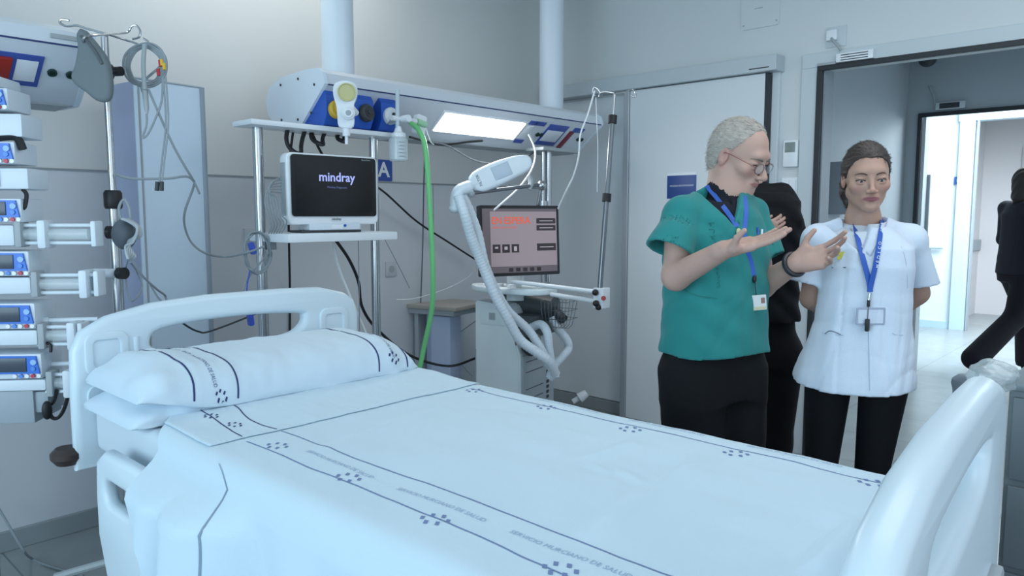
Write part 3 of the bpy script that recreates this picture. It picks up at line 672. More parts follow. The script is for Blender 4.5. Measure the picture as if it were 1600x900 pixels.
# near side rail panel with grip hole
def rail(x, y0, y1, z0, z1, par):
    def f(pts): return [(y1-u, z) for u, z in pts]
    L = y1-y0
    out = [(y1, z1-.12), (y1-.01, z1-.03), (y1-.06, z1), (y0+.1, z1-.0), (y0, z1-.08), (y0, z0+.1), (y0+.08, z0), (y1-.16, z0), (y1-.05, z0+.06), (y1, z0+.18)]
    hole = c2([(y1-.035, z1-.09), (y1-.06, z1-.05), (y1-.14, z1-.045), (y1-.23, z1-.05), (y1-.25, z1-.09), (y1-.23, z1-.135), (y1-.14, z1-.14), (y1-.06, z1-.135)], 4)
    bm = plate(out, [hole], .04, .016, frame((x, 0, 0), (0, 1, 0), y=(0, 0, 1)))
    return obj('side_rail', bm, BEDW, par, ang=50)
rail(.690, 1.55, 2.135, .36, .765, bed)
rail(1.745, 1.50, 2.36, .36, .745, bed); 
# sheet
def endf(y, v):
    # the near side drop ends slightly nearer the foot than the top
    if v < RAD+.05:
        t = min(1, (RAD+.05-v)/.30); lim = 2.02-.33*t**.8
        return .335+(y-.335)*(lim-.335)/(2.02-.335)
    return y
sh = obj('bed_sheet', sheet_mesh(.30, 2.02, -.56, SW+.5, 190, 150, .004, endf), SHEET, None, ang=70)
tag(sh, 'white cotton bed sheet with navy printed bands covering the mattress', 'bed sheet')
def endcut(bmx): return bmx
# the folded back flap over the sheet
fl = sheet_mesh(1.685, 2.02, .045, SW-.03, 36, 100, .0075, lambda y, v: 1.685+(y-1.685)*(endf(2.02, v)-1.685)/(2.02-1.685))
ob = obj('folded_flap', fl, SHEET, sh, ang=70)
md = ob.modifiers.new('s', 'SOLIDIFY'); md.thickness = .0025; md.offset = 0
# printed decals on the sheet
def decal(bm, f, y0, y1, v0, v1, n, off):
    prev = None
    for i in range(n+1):
        y = y0+(y1-y0)*i/n
        a, b = bm.verts.new(sheet(y, f(y)+v0, off)), bm.verts.new(sheet(y, f(y)+v1, off))
        if prev: bm.faces.new((prev[0], prev[1], b, a))
        prev = (a, b)
def mk(bm, m, name, par):  # decals keep their own winding
    o = obj(name, bm, m, par, ang=80); return o
def wob(ph, am=.004): return lambda y: am*math.sin(y*7+ph)+am*.6*math.sin(y*17+ph*2)
NEARV = (.135, .245)   # two lines of the near band
FARV = SW-.075
for f, v, top, m in ((wob(0), .128, 1.66, NAVYL), (wob(.6), .232, 1.68, NAVYL), (wob(2, .003), SW-.10, 1.66, NAVYL), (wob(1, .002), SW-.012, 1.60, NAVYL)):
    bm = B(); decal(bm, f, .34, top, v-.0017, v+.0017, 160, .0048); mk(bm, m, 'printed_line', sh)
for f, v in ((lambda y: .10*(y-1.68), .128), (lambda y: .07*(y-1.68)+.01*math.sin(y*20), .215)):
    bm = B(); decal(bm, f, 1.69, 1.99, v-.0018, v+.0018, 30, .0096); mk(bm, NAVY, 'printed_line', ob)
bm = B(); decal(bm, lambda y: 0, 1.6845, 1.6875, .07, .90, 1, .0112)
bm.free()
bm = B(); prev = None   # hem stitching on the near drop
for i in range(40):
    v = RAD-.02-i*.5/39*1.0; y = 1.455+.13*math.exp(-i/3)
    a, b = bm.verts.new(sheet(y-.0022, v-.01, .006)), bm.verts.new(sheet(y+.0022, v-.01, .006))
    if prev: bm.faces.new((prev[0], prev[1], b, a))
    prev = (a, b)
mk(bm, mat('hem_stitch_grey', '7f93a8', .8), 'hem_line', sh)
SQ = [(-.5, 1.0), (.5, 1.0), (-1.0, 0), (1.05, .1), (-.45, -.95), (.5, -.95), (0.0, .05)]
SQ = [(-1.45, .55), (-.35, 1.0), (.75, .55), (-1.05, -.5), (.1, -.95), (1.15, -.45)]
def emblem(bm, surf, y, v, s, off):
    for a, b in SQ:
        h = .40
        vs = [bm.verts.new(surf(y+(a+da)*s, v+(b+db)*s, off)) for da, db in ((-h, -h*.5), (0, h*.9), (h, h*.5), (0, -h*.9))]
        bm.faces.new(vs)
for k, (px, py) in enumerate(((432, 697), (543, 745), (678, 812), (873, 888))):
    p = onz(px, py, ZT+.005); bm = B(); emblem(bm, sheet, p.y, p.x-(BX[0]-.015), .0185, .0050); mk(bm, NAVYL, 'printed_emblem', sh)
for k, (px, py) in enumerate(((740, 610), (852, 636), (983, 670), (1148, 708), (1362, 753))):
    p = onz(px, py, ZT+.005); bm = B(); emblem(bm, sheet, p.y, min(p.x-(BX[0]-.015), SW-.055), .0180, .0050); mk(bm, NAVYL, 'printed_emblem', sh)
FADE = mat('faded_print_lettering', '9fb2cc', .8)
def txt_on(surf, s, size, y, v, off, dirn=-1):
    # text running toward the foot (-y)
    return textbm(s, size, None, 0, fn=lambda c: surf(y+dirn*c.x, v-dirn*(-1)*c.y*-1, off))
for yy in (1.36, 1.03, .72):
    bm = txt_on(sheet, 'SERVICIO MURCIANO DE SALUD', .017, yy, .182, .0052); mk(bm, FADE, 'printed_lettering', sh)
for yy in (1.30, .98, .65):
    bm = txt_on(sheet, 'SERVICIO MURCIANO DE SALUD', .015, yy, SW-.055, .0052); mk(bm, FADE, 'printed_lettering', sh)
p = onz(318, 655, ZT+.01); bm = B(); emblem(bm, sheet, p.y-.01, .15, .0145, .0100); mk(bm, NAVY, 'printed_emblem', ob)
bm = B(); emblem(bm, sheet, 1.80, .165, .0135, .0100); mk(bm, NAVY, 'printed_emblem', ob)

# pillows: param surface (u across bed 0..1, t around: 0 back .. 1 front bottom on top side)
def pillow_pt(x0, x1, yb, yf, zb, h, seed, lift=0):
    def S(x, t, off=0):
        """x world x, t 0..1 front-bottom to back over the top"""
        e = min((x-x0), (x1-x)); k = max(0, min(1, e/.17)); prof = math.sin(k*math.pi/2)**.62
        ang = math.pi*t
        cy = (yb+yf)/2; ry = (yb-yf)/2*(.90+.10*prof)
        c_, s_ = math.cos(ang), math.sin(ang)
        y = cy-ry*math.copysign(abs(c_)**.62, c_)
        z = zb+lift*math.exp(-((x-x0)/.13)**2)+h*(prof*.97+.03)*(abs(s_)**.72)
        wr = .006*wave(x*9, y*9, seed)+.003*wave(x*26, y*22, seed+1)
        wr += .006*math.sin(x*60+9*wave(x*3, y*4, seed))*max(0, 1-k)**.5
        n = Vector((0, -c_*.8, s_)).normalized()
        return Vector((x, y, z))+n*(wr*min(1, s_*4)+off)
    return S
def pillow(name, x0, x1, yb, yf, zb, h, seed, label, lift=0):
    S = pillow_pt(x0, x1, yb, yf, zb, h, seed, lift); bm = B(); G = []; NX, NT = 130, 48
    for i in range(NX+1):
        x = x0+(x1-x0)*i/NX; row = [bm.verts.new(S(x, j/NT)) for j in range(NT+1)]
        for j in range(NT-1, 0, -1):
            q = S(x, j/NT); row.append(bm.verts.new(Vector((q.x, q.y, zb+lift*math.exp(-((x-x0)/.13)**2)-.006*min(1, j/6, (NT-j)/6)))))
        G.append(row)
    n = len(G[0])
    for i in range(NX):
        for j in range(n): bm.faces.new((G[i][j], G[i][(j+1) % n], G[i+1][(j+1) % n], G[i+1][j]))
    bm.faces.new(G[0]); bm.faces.new(G[-1][::-1])
    return tag(obj(name, bm, PILC, None, ang=80), label, 'pillow'), S
pl2, S2 = pillow('pillow', .715, 1.64, 2.375, 1.975, .848, .088, 4, 'lower white pillow, only its bulging left end showing under the other')
pl1, S1 = pillow('pillow', .728, 1.66, 2.385, 1.955, .872, .125, 9, 'white pillow with navy striped bands lying on top at the head end', .045)
def pline(xf, t0, t1, wd=.0026, par=pl1, m=NAVY, name='printed_line'):
    bm = B(); prev = None
    for i in range(41):
        t = t0+(t1-t0)*i/40; x = xf(t)
        a, b = bm.verts.new(S1(x-wd, t, .0012)), bm.verts.new(S1(x+wd, t, .0012))
        if prev: bm.faces.new((prev[0], prev[1], b, a))
        prev = (a, b)
    mk(bm, m, name, par)
for xb in (.862, .985, 1.475, 1.60): pline(lambda t, xb=xb: xb+.006*math.sin(t*9), .015, .80)
def psurf(xc):
    return lambda a, b, off: S1(xc+b, a, off)
def pemb(xc, tc, s=.0135):
    bm = B()
    for a, b in SQ:
        h = .42; vs = [bm.verts.new(S1(xc+(a+da)*s, tc+(b+db)*s/.30, .0016)) for da, db in ((-h, -h*.5), (0, h*.9), (h, h*.5), (0, -h*.9))]
        bm.faces.new(vs)
    mk(bm, NAVY, 'printed_emblem', pl1)
pemb(.925, .62); pemb(1.54, .66); pemb(1.545, .10); pemb(.94, .035, .010)
for xc, m in ((.925, mat('grey_navy_lettering', '56658c', .8)), (1.54, MATS['grey_navy_lettering'])):
    bm = textbm('SERVICIO MURCIANO DE SALUD', .0155, None, 0, fn=lambda c: S1(xc+c.y, .35-c.x/.44, .0014)); mk(bm, m, 'printed_lettering', pl1)
# crumpled clear plastic bag on the footboard corner
bm = sph(B(), (0, 0, 0), .05, 40, (1, .8, .62))
for v in bm.verts:
    n = 1+.28*wave(v.co.x*40, v.co.y*40, v.co.z*40+2)+.12*wave(v.co.x*110, v.co.y*110, v.co.z*90); v.co = v.co*n
    v.co.z = max(v.co.z, -.026)
bmesh.ops.translate(bm, verts=bm.verts[:], vec=(1.67, .278, FT+.0))
solo('plastic_bag', bm, mat('crinkled_clear_film', 'b9c4c8', .15, alpha=.55, spec=.8), 'crumpled clear plastic bag lying on the footboard corner', 'plastic bag')

# ================================================================== IV POLES
def wire(bm, pts, r=.004, k=6): tube(bm, pts, r, 7, k)
pp = at(176, 300, 2.62); X, Y = pp.x, pp.y
t = thing('iv_pole', 'steel drip pole with four wire hooks left of the tall cabinet', 'drip pole', (X, Y, 0))
ivl = t; obj('pole', cyl(B(), (X, Y, .1), (X, Y, 1.42), .019, n=20), STEEL, t)
obj('inner_pole', cyl(B(), (X, Y, 1.40), (X, Y, ony(170, 55, Y).z), .012, n=20), STEEL, t)
zt = ony(170, 55, Y).z
bm = lathe(B(), [(0, -.03), (.026, -.03), (.03, -.02), (.03, .025), (.024, .035), (0, .035)], Matrix.Translation((X, Y, ony(176, 313, Y).z)), 20); obj('height_collar', bm, BLK, t)
bm = lathe(B(), [(0, -.022), (.022, -.022), (.027, -.01), (.027, .015), (.02, .025), (0, .025)], Matrix.Translation((X, Y, ony(172, 113, Y).z)), 16); cyl(bm, (X+.02, Y-.03, ony(172, 113, Y).z), (X+.03, Y-.05, ony(172, 113, Y).z), .016); obj('clamp_knob', bm, BLK, t)
D0 = (Vector((X, Y, zt))-_c).dot(_f)
def pw(px, py, dd=0): return at(px, py, D0+dd)
for pts in ([(170, 54, 0), (140, 46, -.0), (120, 40, 0), (104, 41, 0), (94, 36, .0), (96, 31, 0), (108, 32, 0)],
            [(170, 54, 0), (188, 52, .1), (200, 50, .15), (206, 41, .15), (213, 40, .15), (219, 48, .15), (217, 58, .15), (207, 61, .15)],
            [(170, 54, 0), (150, 55, -.1), (134, 57, -.15), (130, 64, -.15), (133, 72, -.12)],
            [(170, 54, 0), (195, 62, .05), (214, 68, .05), (228, 74, .05), (232, 66, .05), (224, 60, .05)]):
    bm = B(); wire(bm, [pw(*q) for q in pts], .0042); obj('hook', bm, STEEL, t)
# pole base
for a in range(5):
    d = Vector((math.cos(a*1.2566), math.sin(a*1.2566), 0)); bm = tube(B(), [Vector((X, Y, .14)), Vector((X, Y, .13))+d*.08, Vector((X, Y, .09))+d*.26], .014, 8); cyl(bm, Vector((X, Y, .03))+d*.26-Vector((.01, 0, 0)), Vector((X, Y, .03))+d*.26+Vector((.01, 0, 0)), .03); obj('leg', bm, GRYP, t)
# grey pressure cuff bag hanging from the hook
F = frame(at(148, 105, D0-.12), _r, y=(0, 0, 1))
k = (D0-.12)/FPX
out = [(-16, 47), (-10, 44), (16, 7), (18, -40), (6, -45), (-10, -33), (-28, -18), (-22, 0), (-16, 25)]
out = c2([(x*k, y*k) for x, y in out], 5)
bm = plate(out, [], .035, .016, F)
for v in bm.verts:
    v.co += Vector((0, -1, 0))*.006*wave(v.co.x*20, v.co.z*20, 1)
t = solo('pressure_cuff', bm, mat('grey_cuff_fabric', '6c767b', .8, bump=.3, bscale=150), 'grey fabric blood pressure cuff hanging from the left drip pole hook', 'pressure cuff')
obj('cuff_strap', tube(B(), [F @ Vector((x*k, y*k, .02)) for x, y in ((-14, 45), (-5, 38), (8, 20), (17, 3))], .005, 6), mat('cuff_strap', '565e63', .7), t)
# cable coils on poles
rnd = random.Random(5)
def loopcoil(cx, cy, rx, ry, n, r, D, label, m, group=None, squash=0, extra=None):
    pts = []
    for kk in range(n*14+1):
        a = 2*math.pi*kk/14; j = 1+.10*math.sin(kk*.37)+rnd.uniform(-.02, .02)
        pts.append(at(cx+rx*j*math.cos(a)+3*math.sin(kk*.21), cy+ry*j*math.sin(a), D+.012*math.sin(kk*.9)))
    if extra: pts += [at(*q) for q in extra]
    return solo('cable_coil', tube(B(), pts, r, 6, 4), m, label, 'cable coil')
loopcoil(227, 102, 29, 31, 6, .0042, D0+.03, 'round grey monitoring cable coil on the left drip pole hook', CABG, extra=[(222, 130, D0+.02), (226, 150, D0+.02)])
bm = tube(B(), [at(226, 70, D0-.0), at(224, 100, D0-.01), at(226, 140, D0-.01)], .008, 8); cyl(bm, at(226, 138, D0), at(229, 170, D0), .010, .008); cyl(bm, at(229, 170, D0), at(230, 178, D0), .008, .003)
solo('cable_connector', bm, mat('connector_grey', 'a3abb0', .5), 'long grey cable connector hanging below the round coil', 'connector')
for (px, py, m, lb) in ((250, 98, RED, 'red'), (256, 103, YEL, 'yellow'), (247, 112, RED, 'dark red'), (252, 97, YEL, 'small yellow')):
    bm = cyl(B(), at(px, py-4, D0-.015), at(px+1, py+6, D0-.015), .006); solo('lead_clip', bm, m, lb+' electrode lead clip on the round grey coil', 'lead clip')
cable([at(229, 178, D0), at(229, 195, D0), at(223, 215, D0), at(232, 208, D0), at(245, 180, D0), at(253, 155, D0), at(254, 120, D0)], .0035, CABG, 'grey lead looping below the long connector')
cable([at(232, 140, D0), at(245, 170, D0), at(268, 222, D0+.05), at(290, 262, D0+.1), at(301, 280, D0+.15), at(303, 290, D0+.2), at(289, 330, D0+.25), at(289, 355, D0+.3), at(300, 380, D0+.35), at(322, 396, D0+.4), at(352, 401, D0+.5), at(385, 395, D0+.42), at(412, 385, D0+.38)], .0045, CABG, 'long grey cable curving from the coil down across the cabinet')
cable([at(181, 272, D0+.02), at(205, 279, D0+.05), at(260, 279, D0+.1), at(296, 277, D0+.15), at(312, 303, D0+.2)], .0045, CABG, 'grey cable strung horizontally in front of the cabinet')
for dx, lb in ((0, 'left'), (4, 'right')):
    cable([at(255+dx, 120, D0), at(259+dx, 190, D0), at(253+dx, 250, D0), at(249+dx, 285, D0)], .003, CABG, lb+' of two thin leads hanging before the cabinet')
    bm = cyl(B(), at(246+dx*1.7, 284, D0), at(245+dx*1.9, 298, D0), .007); solo('lead_clip', bm, DGREY, lb+' dark clip at the end of the two hanging leads', 'lead clip')
t = thing('pulse_sensor_bundle', 'grey sensor unit with tangled leads tied to the left drip pole', 'sensor unit', at(198, 375, D0-.05))
bm = sph(B(), at(194, 366, D0-.05), .045, 20, (.9, .6, 1.15)); obj('sensor_body', bm, mat('slate_plastic', '5d6871', .5), t)
obj('sensor_loop', tube(B(), [at(190, 345, D0-.05), at(186, 325, D0-.05), at(194, 312, D0-.05), at(202, 325, D0-.05), at(204, 345, D0-.05)], .005, 8), CABG, t)
for kx in range(6):
    rr_ = random.Random(kx); c0 = [(190+kx*2, 342), (198+kx*4, 345+kx*2), (214+kx, 355+kx*3), (208-kx*2, 378), (196+kx*3, 385+kx*3), (200, 405)]
    obj('lead', tube(B(), [at(x, y, D0-.085+kx*.006) for x, y in c0], .0042, 6), mat('pale_grey_cable', 'aeb7bc', .5), t)
bm = B(); cyl(bm, at(168, 363, D0-.02), at(174, 363, D0-.02), .022); obj('clamp_knob', bm, BLK, t)
cable([at(204, 400, D0-.06), at(222, 430, D0), at(245, 452, D0+.1), at(258, 462, D0+.2), at(259, 474, D0+.2), at(248, 466, D0+.2), at(235, 445, D0+.2)], .004, CABG, 'grey lead trailing from the sensor unit to the cabinet')
cable([at(200, 405, D0-.06), at(196, 430, D0), at(205, 470, D0), at(222, 450, D0+.1), at(214, 425, D0+.1), at(204, 410, D0)], .003, CABG, 'thin grey lead looping beside the left drip pole foot')
cable([at(275, 495, 2.9), at(290, 508, 2.95), at(310, 518, 3.0), at(330, 517, 3.05), at(400, 490, 3.15), at(440, 470, 3.2)], .004, DGREY, 'dark lead sagging behind the headboard grip opening')
# bag rail arm on pole: horizontal bar
bm = B(); cyl(bm, at(145, 427, 2.50), at(192, 427, D0), .016); obj('clamp_arm', bm, WHT2, ivl)
bm = cyl(B(), at(186, 427, D0-.03), at(195, 427, D0-.04), .020); obj('clamp_knob', bm, BLK, ivl)

# right drip pole
D1 = 3.7; q = at(950, 250, D1); X, Y = q.x, q.y
def pr(px, py, dd=0): return at(px, py, D1+dd)
t = thing('iv_pole', 'thin steel drip pole with black collars before the sliding door', 'drip pole', (X, Y, .95))
a, b = pr(960, 148), pr(936, 470)
T = (b-a)
obj('pole', cyl(B(), a, a+T*.13, .009, n=16), STEEL, t); obj('outer_pole', cyl(B(), a+T*.12, b, .013, n=20), mat('dark_steel', '7c8288', .3, .8), t)
for f in (.12, .50):
    c = a+T*f; obj('height_collar', cyl(B(), c-T.normalized()*.02, c+T.normalized()*.02, .022, n=20), BLK, t)
for pts in ([(960, 146, 0), (948, 144, 0), (938, 145, 0), (936, 150, 0), (942, 150, .0)], [(938, 146, 0), (934, 140, 0), (928, 137, 0), (926, 144, 0), (930, 150, 0)],
            [(960, 146, 0), (975, 144, .05), (986, 140, .1), (992, 143, .1), (993, 152, .1), (985, 149, .1)]):
    bm = B(); wire(bm, [pr(*z) for z in pts], .004); obj('hook', bm, STEEL, t)
t = thing('pole_bracket', 'white two-bar bracket with black knobs holding the thin drip pole', 'bracket', (X, Y, .95))
for p0, p1 in (((800, 440, .35), (932, 456, 0)), ((862, 460, .3), (932, 471, 0))):
    obj('arm_bar', cyl(B(), pr(*p0), pr(*p1), .012, n=16), WHT, t)
bm = B(); box(bm, (-.03, -.03, -.06), (.03, .03, .04), Matrix.Translation(pr(940, 462)), .004); obj('clamp_block', bm, WHT, t)
for px, py, dd in ((930, 457, -.03), (931, 474, -.03), (935, 480, -.02)):
    obj('clamp_knob', sph(B(), pr(px, py, dd), .016, 14), BLK, t)
obj('red_knob', cyl(B(), pr(943, 466, -.03), pr(943, 466, -.05), .012), REDL, t)
# thin line doubled
cable([at(931, 152, D1), at(932, 180, D1), at(934, 230, D1+.05), at(933, 300, D1+.1)], .002, CABW, 'fine white line hanging from the right hook before the door')

# ================================================================== VENTILATOR
Av = at(740, 560, 4.36); Bv = at(812, 560, 4.20); dv = (Bv-Av); dv.z = 0; wv = .30; dv.normalize()
org = Vector((Bv.x, Bv.y, 0)); nb = Vector((-dv.y, dv.x, 0))   # nb : away from camera
VM = Matrix((dv, nb, Vector((0, 0, 1)))).transposed().to_4x4(); VM.translation = org
t = thing('ventilator', 'white intensive care ventilator cart with touch screen and breathing hoses', 'ventilator', M=VM)
VW = mat('ventilator_white', 'e6f1f5', .35); VG = mat('ventilator_dark', '4a5154', .45); VL = mat('ventilator_grey', 'aab4ba', .45)
zt = .905
bm = prism(B(), [(-.30, .20), (0, .20), (0, .60), (-.02, .66), (-.05, .70), (-.06, .74), (-.075, .86), (-.10, .885), (-.30, zt)], 0, .42, Matrix(((1, 0, 0, 0), (0, 0, 1, 0), (0, 1, 0, 0), (0, 0, 0, 1))))
bmesh.ops.bevel(bm, geom=bm.edges[:], offset=.008, segments=2, affect='EDGES'); obj('side_cover', bm, VW, t, world=False)
bm = B(); box(bm, (-.26, -.004, .77), (-.09, .002, .86), bev=.003); obj('access_flap', bm, VW, t, world=False)
bm = B(); box(bm, (-.20, -.006, .80), (-.16, -.003, .84)); obj('flap_label', bm, VL, t, world=False)
bm = B(); box(bm, (-.298, -.002, .22), (-.293, .001, .62)); obj('cover_seam', bm, VL, t, world=False)
bm = B(); box(bm, (-.0, .02, .24), (.012, .40, .60), bev=.006); obj('rear_panel', bm, VL, t, world=False)
for k in range(10):
    bm = B(); box(bm, (.011, .30, .27+k*.031), (.014, .33, .288+k*.031)); obj('vent_slot', bm, DGREY, t, world=False)
for z in (.56, .50, .40, .34, .30):
    bm = B(); box(bm, (.011, .05, z), (.0135, .26, z+.004)); obj('panel_seam', bm, DGREY, t, world=False)
for z in (.265, .30):
    bm = B(); box(bm, (.011, .06, z), (.0135, .15, z+.018)); obj('small_label', bm, mat('label_brown', '7c6f63', .6), t, world=False)
bm = B(); cyl(bm, (-.22, .23, .89), (.10, .23, .855), .085, .075, n=30); obj('humidifier_drum', bm, VG, t, world=False)
bm = B(); box(bm, (-.16, .06, .70), (.06, .40, .83), bev=.02); obj('valve_block', bm, VG, t, world=False)
bm = cyl(B(), (.10, .23, .84), (.17, .21, .80), .035, .028); obj('hose_port', bm, DGREY, t, world=False)
bm = cyl(B(), (.0, .10, .66), (.05, .05, .65), .05, n=24); obj('filter_port', bm, DGREY, t, world=False)
bm = sph(B(), (.055, .09, .70), .028, 16); obj('amber_plug', bm, mat('amber_grey', '8d8f7a', .4), t, world=False)
bm = B(); box(bm, (-.34, -.04, .12), (.10, .50, .20), bev=.02); obj('cart_base', bm, VL, t, world=False)
for x, y in ((-.32, -.02), (.13, -.05), (.18, .55), (-.32, .5)):
    bm = cyl(B(), (x-.015, y, .055), (x+.015, y, .055), .055, n=20); cyl(bm, (x, y, .06), (x, y, .15), .015); obj('caster', bm, WHT, t, world=False)
bm = tube(B(), [(.05, .45, .16), (.12, .52, .15), (.18, .55, .15)], .03, 8); obj('base_foot', bm, VL, t, world=False)
# column, tray, screen in world terms via at()
bm = cyl(B(), at(805, 470, 4.3), at(805, 425, 4.3), .05, n=24); obj('screen_column', bm, VW, t)
TF = frame(at(795, 452, 4.2), dv, z=(0, 0, 1))
bm = plate(c2([(-.255, .09), (-.265, .04), (-.20, -.03), (-.10, -.07), (0.02, -.10), (.17, -.10), (.24, -.05), (.255, .02), (.24, .10), (.1, .14), (-.1, .14)], 4), [c2([(-.225, .07), (-.18, .0), (-.09, -.03), (0.02, -.06), (.15, -.06), (.20, -.02), (.20, .07), (.1, .10), (-.1, .10)], 4)], .035, .010, TF); obj('tray_rim', bm, VW, t)
bm = prism(B(), c2([(-.235, .08), (-.20, -.0), (-.10, -.04), (0.02, -.07), (.16, -.07), (.22, -.02), (.22, .08), (.1, .12), (-.1, .12)], 4), -.01, -.004, TF); obj('tray_floor', bm, VG, t)
for x in (-.03, .05):
    bm = B(); box(bm, (x-.012, -.085, -.016), (x+.012, -.02, .035), TF, .003); obj('tray_divider', bm, WHT, t)
# screen
SF_c = at(812, 376, 4.08)
ang = R(-YAW+27); sx = Vector((math.cos(ang), math.sin(ang), 0)); SFm = frame(SF_c, sx, y=(-math.sin(ang)*.06, math.cos(ang)*.06, 1))
w_, h_ = .485, .382
sc_ = obj('touch_screen', prism(B(), rr(w_, h_, .008, 3), -.025, .012, SFm), mat('screen_frame_black', '1d1f23', .35), t)
obj('screen_glass', prism(B(), rr(w_-.03, h_-.035, .002, 2), .012, .0128, SFm), mat('screen_pinkgrey', '8f8186', .3, emit=.30, ecol='a3949a'), sc_)
def sbox(u0, v0, u1, v1, m, name, h=.0134):  # u,v 0..1 from top-left on glass
    gw, gh = w_-.03, h_-.035
    bm = B(); box(bm, (-gw/2+u0*gw, gh/2-v1*gh, .0125), (-gw/2+u1*gw, gh/2-v0*gh, h), SFm); return obj(name, bm, m, sc_, False)
sd = mat('screen_dark_tile', '3d3337', .4, emit=.05, ecol='4a3f43'); sm = mat('screen_mid_tile', '6f6469', .4, emit=.16, ecol='6f6469')
sbox(0, 0, 1, .045, sm, 'status_bar'); sbox(0, .045, .10, .90, sm, 'menu_column'); sbox(0, .90, 1, 1, sm, 'toolbar')
for v0, v1 in ((.15, .235), (.26, .345), (.55, .665)):
    sbox(.72, v0, .985, v1, sd, 'screen_button'); sbox(.76, (v0+v1)/2-.006, .95, (v0+v1)/2+.006, mat('screen_light_text', 'b3a6ab', .4, emit=.3, ecol='b3a6ab'), 'button_caption', .0138)
for k in range(3):
    sbox(.125+k*.125, .555, .225+k*.125, .685, sd, 'screen_icon'); sbox(.155+k*.125, .59, .195+k*.125, .62+.02*k, MATS['screen_light_text'], 'icon_mark', .0138)
for k in range(5): sbox(.33+k*.095, .925, .39+k*.095, .985, sd, 'toolbar_icon')
gw, gh = w_-.03, h_-.035
obj('screen_heading', textbm('EN ESPERA', .053, SFm @ Matrix.Translation((-gw/2+.115*gw, gh/2-.19*gh, .0136)), .0002, align='LEFT', spacing=.92, bold=.0006), mat('screen_orange_letter', 'c8543c', .4, emit=.55, ecol='d2553c'), sc_, False)
obj('screen_caption', textbm('seleccione un modo', .018, SFm @ Matrix.Translation((-gw/2+.125*gw, gh/2-.29*gh, .0136)), .0002, align='LEFT'), MATS['screen_orange_letter'], sc_, False)
# hoses
HOSE = mat('white_corrugated_hose', 'dfeaf4', .35)
def hose(pts, r, label, n=12, k=10):
    P = [at(*q) for q in pts]; bm = B()
    Q = cr(P, 26); L = len(Q)
    tube(bm, Q, r, n, smooth=False, rfn=lambda u: 1+.035*math.sin(u*L*1.6))
    return solo('breathing_hose', bm, HOSE, label, 'breathing hose')
hose([(716, 305, 3.75), (726, 335, 3.75), (736, 370, 3.8), (748, 400, 3.85), (760, 430, 3.88), (775, 465, 3.9), (792, 495, 3.92), (812, 530, 3.95), (838, 550, 3.95), (858, 565, 3.95), (868, 585, 4.0)], .026, 'left corrugated hose running from the test arm down to the ventilator')
hose([(722, 302, 3.8), (745, 360, 3.86), (760, 420, 3.9), (790, 480, 4.0), (825, 515, 4.05), (845, 545, 4.05), (858, 570, 4.05), (866, 580, 4.05), (858, 592, 4.05)], .024, 'second corrugated hose lying behind the left one')
hose([(830, 512, 4.2), (845, 507, 4.15), (855, 520, 4.1), (858, 545, 4.1), (862, 570, 4.1), (868, 590, 4.1)], .024, 'short corrugated hose arching from the ventilator filter port')
hose([(862, 495, 4.3), (870, 512, 4.3), (885, 530, 4.3), (888, 545, 4.3), (876, 560, 4.2), (866, 572, 4.15), (860, 588, 4.1)], .024, 'right corrugated hose curving from the dark port')
# support arm, test lung
t = thing('hose_support_arm', 'steel jointed arm holding the white breathing hoses', 'support arm', at(845, 290, 4.1))
obj('arm_rod', cyl(B(), at(735, 302, 3.8), at(848, 288, 4.1), .010, n=14), mat('dark_steel', '7c8288', .3, .8), t)
obj('arm_joint', sph(B(), at(846, 290, 4.1), .028, 16), STEEL, t)
obj('joint_knob', tube(B(), [at(826, 275, 4.05), at(830, 285, 4.05), at(826, 296, 4.05)], .016, 10), GRYP, t)
obj('arm_post', cyl(B(), at(846, 292, 4.1), at(838, 335, 4.15), .010, n=14), STEEL, t)
obj('arm_tip', sph(B(), at(737, 303, 3.8), .018, 14), GRYP, t)
t = thing('test_lung', 'white breathing filter housing angled above the ventilator screen', 'breathing filter', at(785, 265, 3.9))
ta = at(742, 286, 3.85); tb = at(832, 250, 3.95); TD = (tb-ta)
Ft = frame(ta, TD, z=-_f); L = TD.length
bm = plate(c2([(0, -.035), (.0, .030), (.10, .045), (.22, .040), (.30, .022), (.315, 0), (.29, -.028), (.18, -.04), (.08, -.045)], 5), [], .06, .018, Ft); obj('filter_housing', bm, HOSE, t)
bm = B(); box(bm, (.10, -.034, .029), (.20, .038, .033), Ft, .003); obj('window_panel', bm, mat('pale_blue_panel', 'b7c8da', .3), t)
obj('dark_edge', tube(B(), [Ft @ Vector((0.03, -.044, .025)), Ft @ Vector((.10, -.047, .025)), Ft @ Vector((.17, -.042, .025))], .003, 6), DGREY, t)
obj('printed_lettering', textbm('FILTER', .022, Ft @ Matrix.Translation((.018, .0, .0305)) @ Matrix.Rotation(R(90), 4, 'Z'), .0003), DGREY, t, False)
bmx = cyl(B(), ta, at(728, 298, 3.83), .035, .022); obj('filter_neck', bmx, HOSE, t)
t = thing('hose_elbow', 'white elbow connector at the top bend of the breathing hoses', 'connector', at(714, 312, 3.8))
obj('elbow_body', tube(B(), [at(733, 292, 3.8), at(718, 298, 3.78), at(712, 312, 3.78), at(712, 326, 3.78)], .034, 14, rfn=lambda u: 1-.2*u), HOSE, t)
obj('elbow_cap', sph(B(), at(711, 326, 3.78), .032, 14, (1, 1, .7)), HOSE, t)
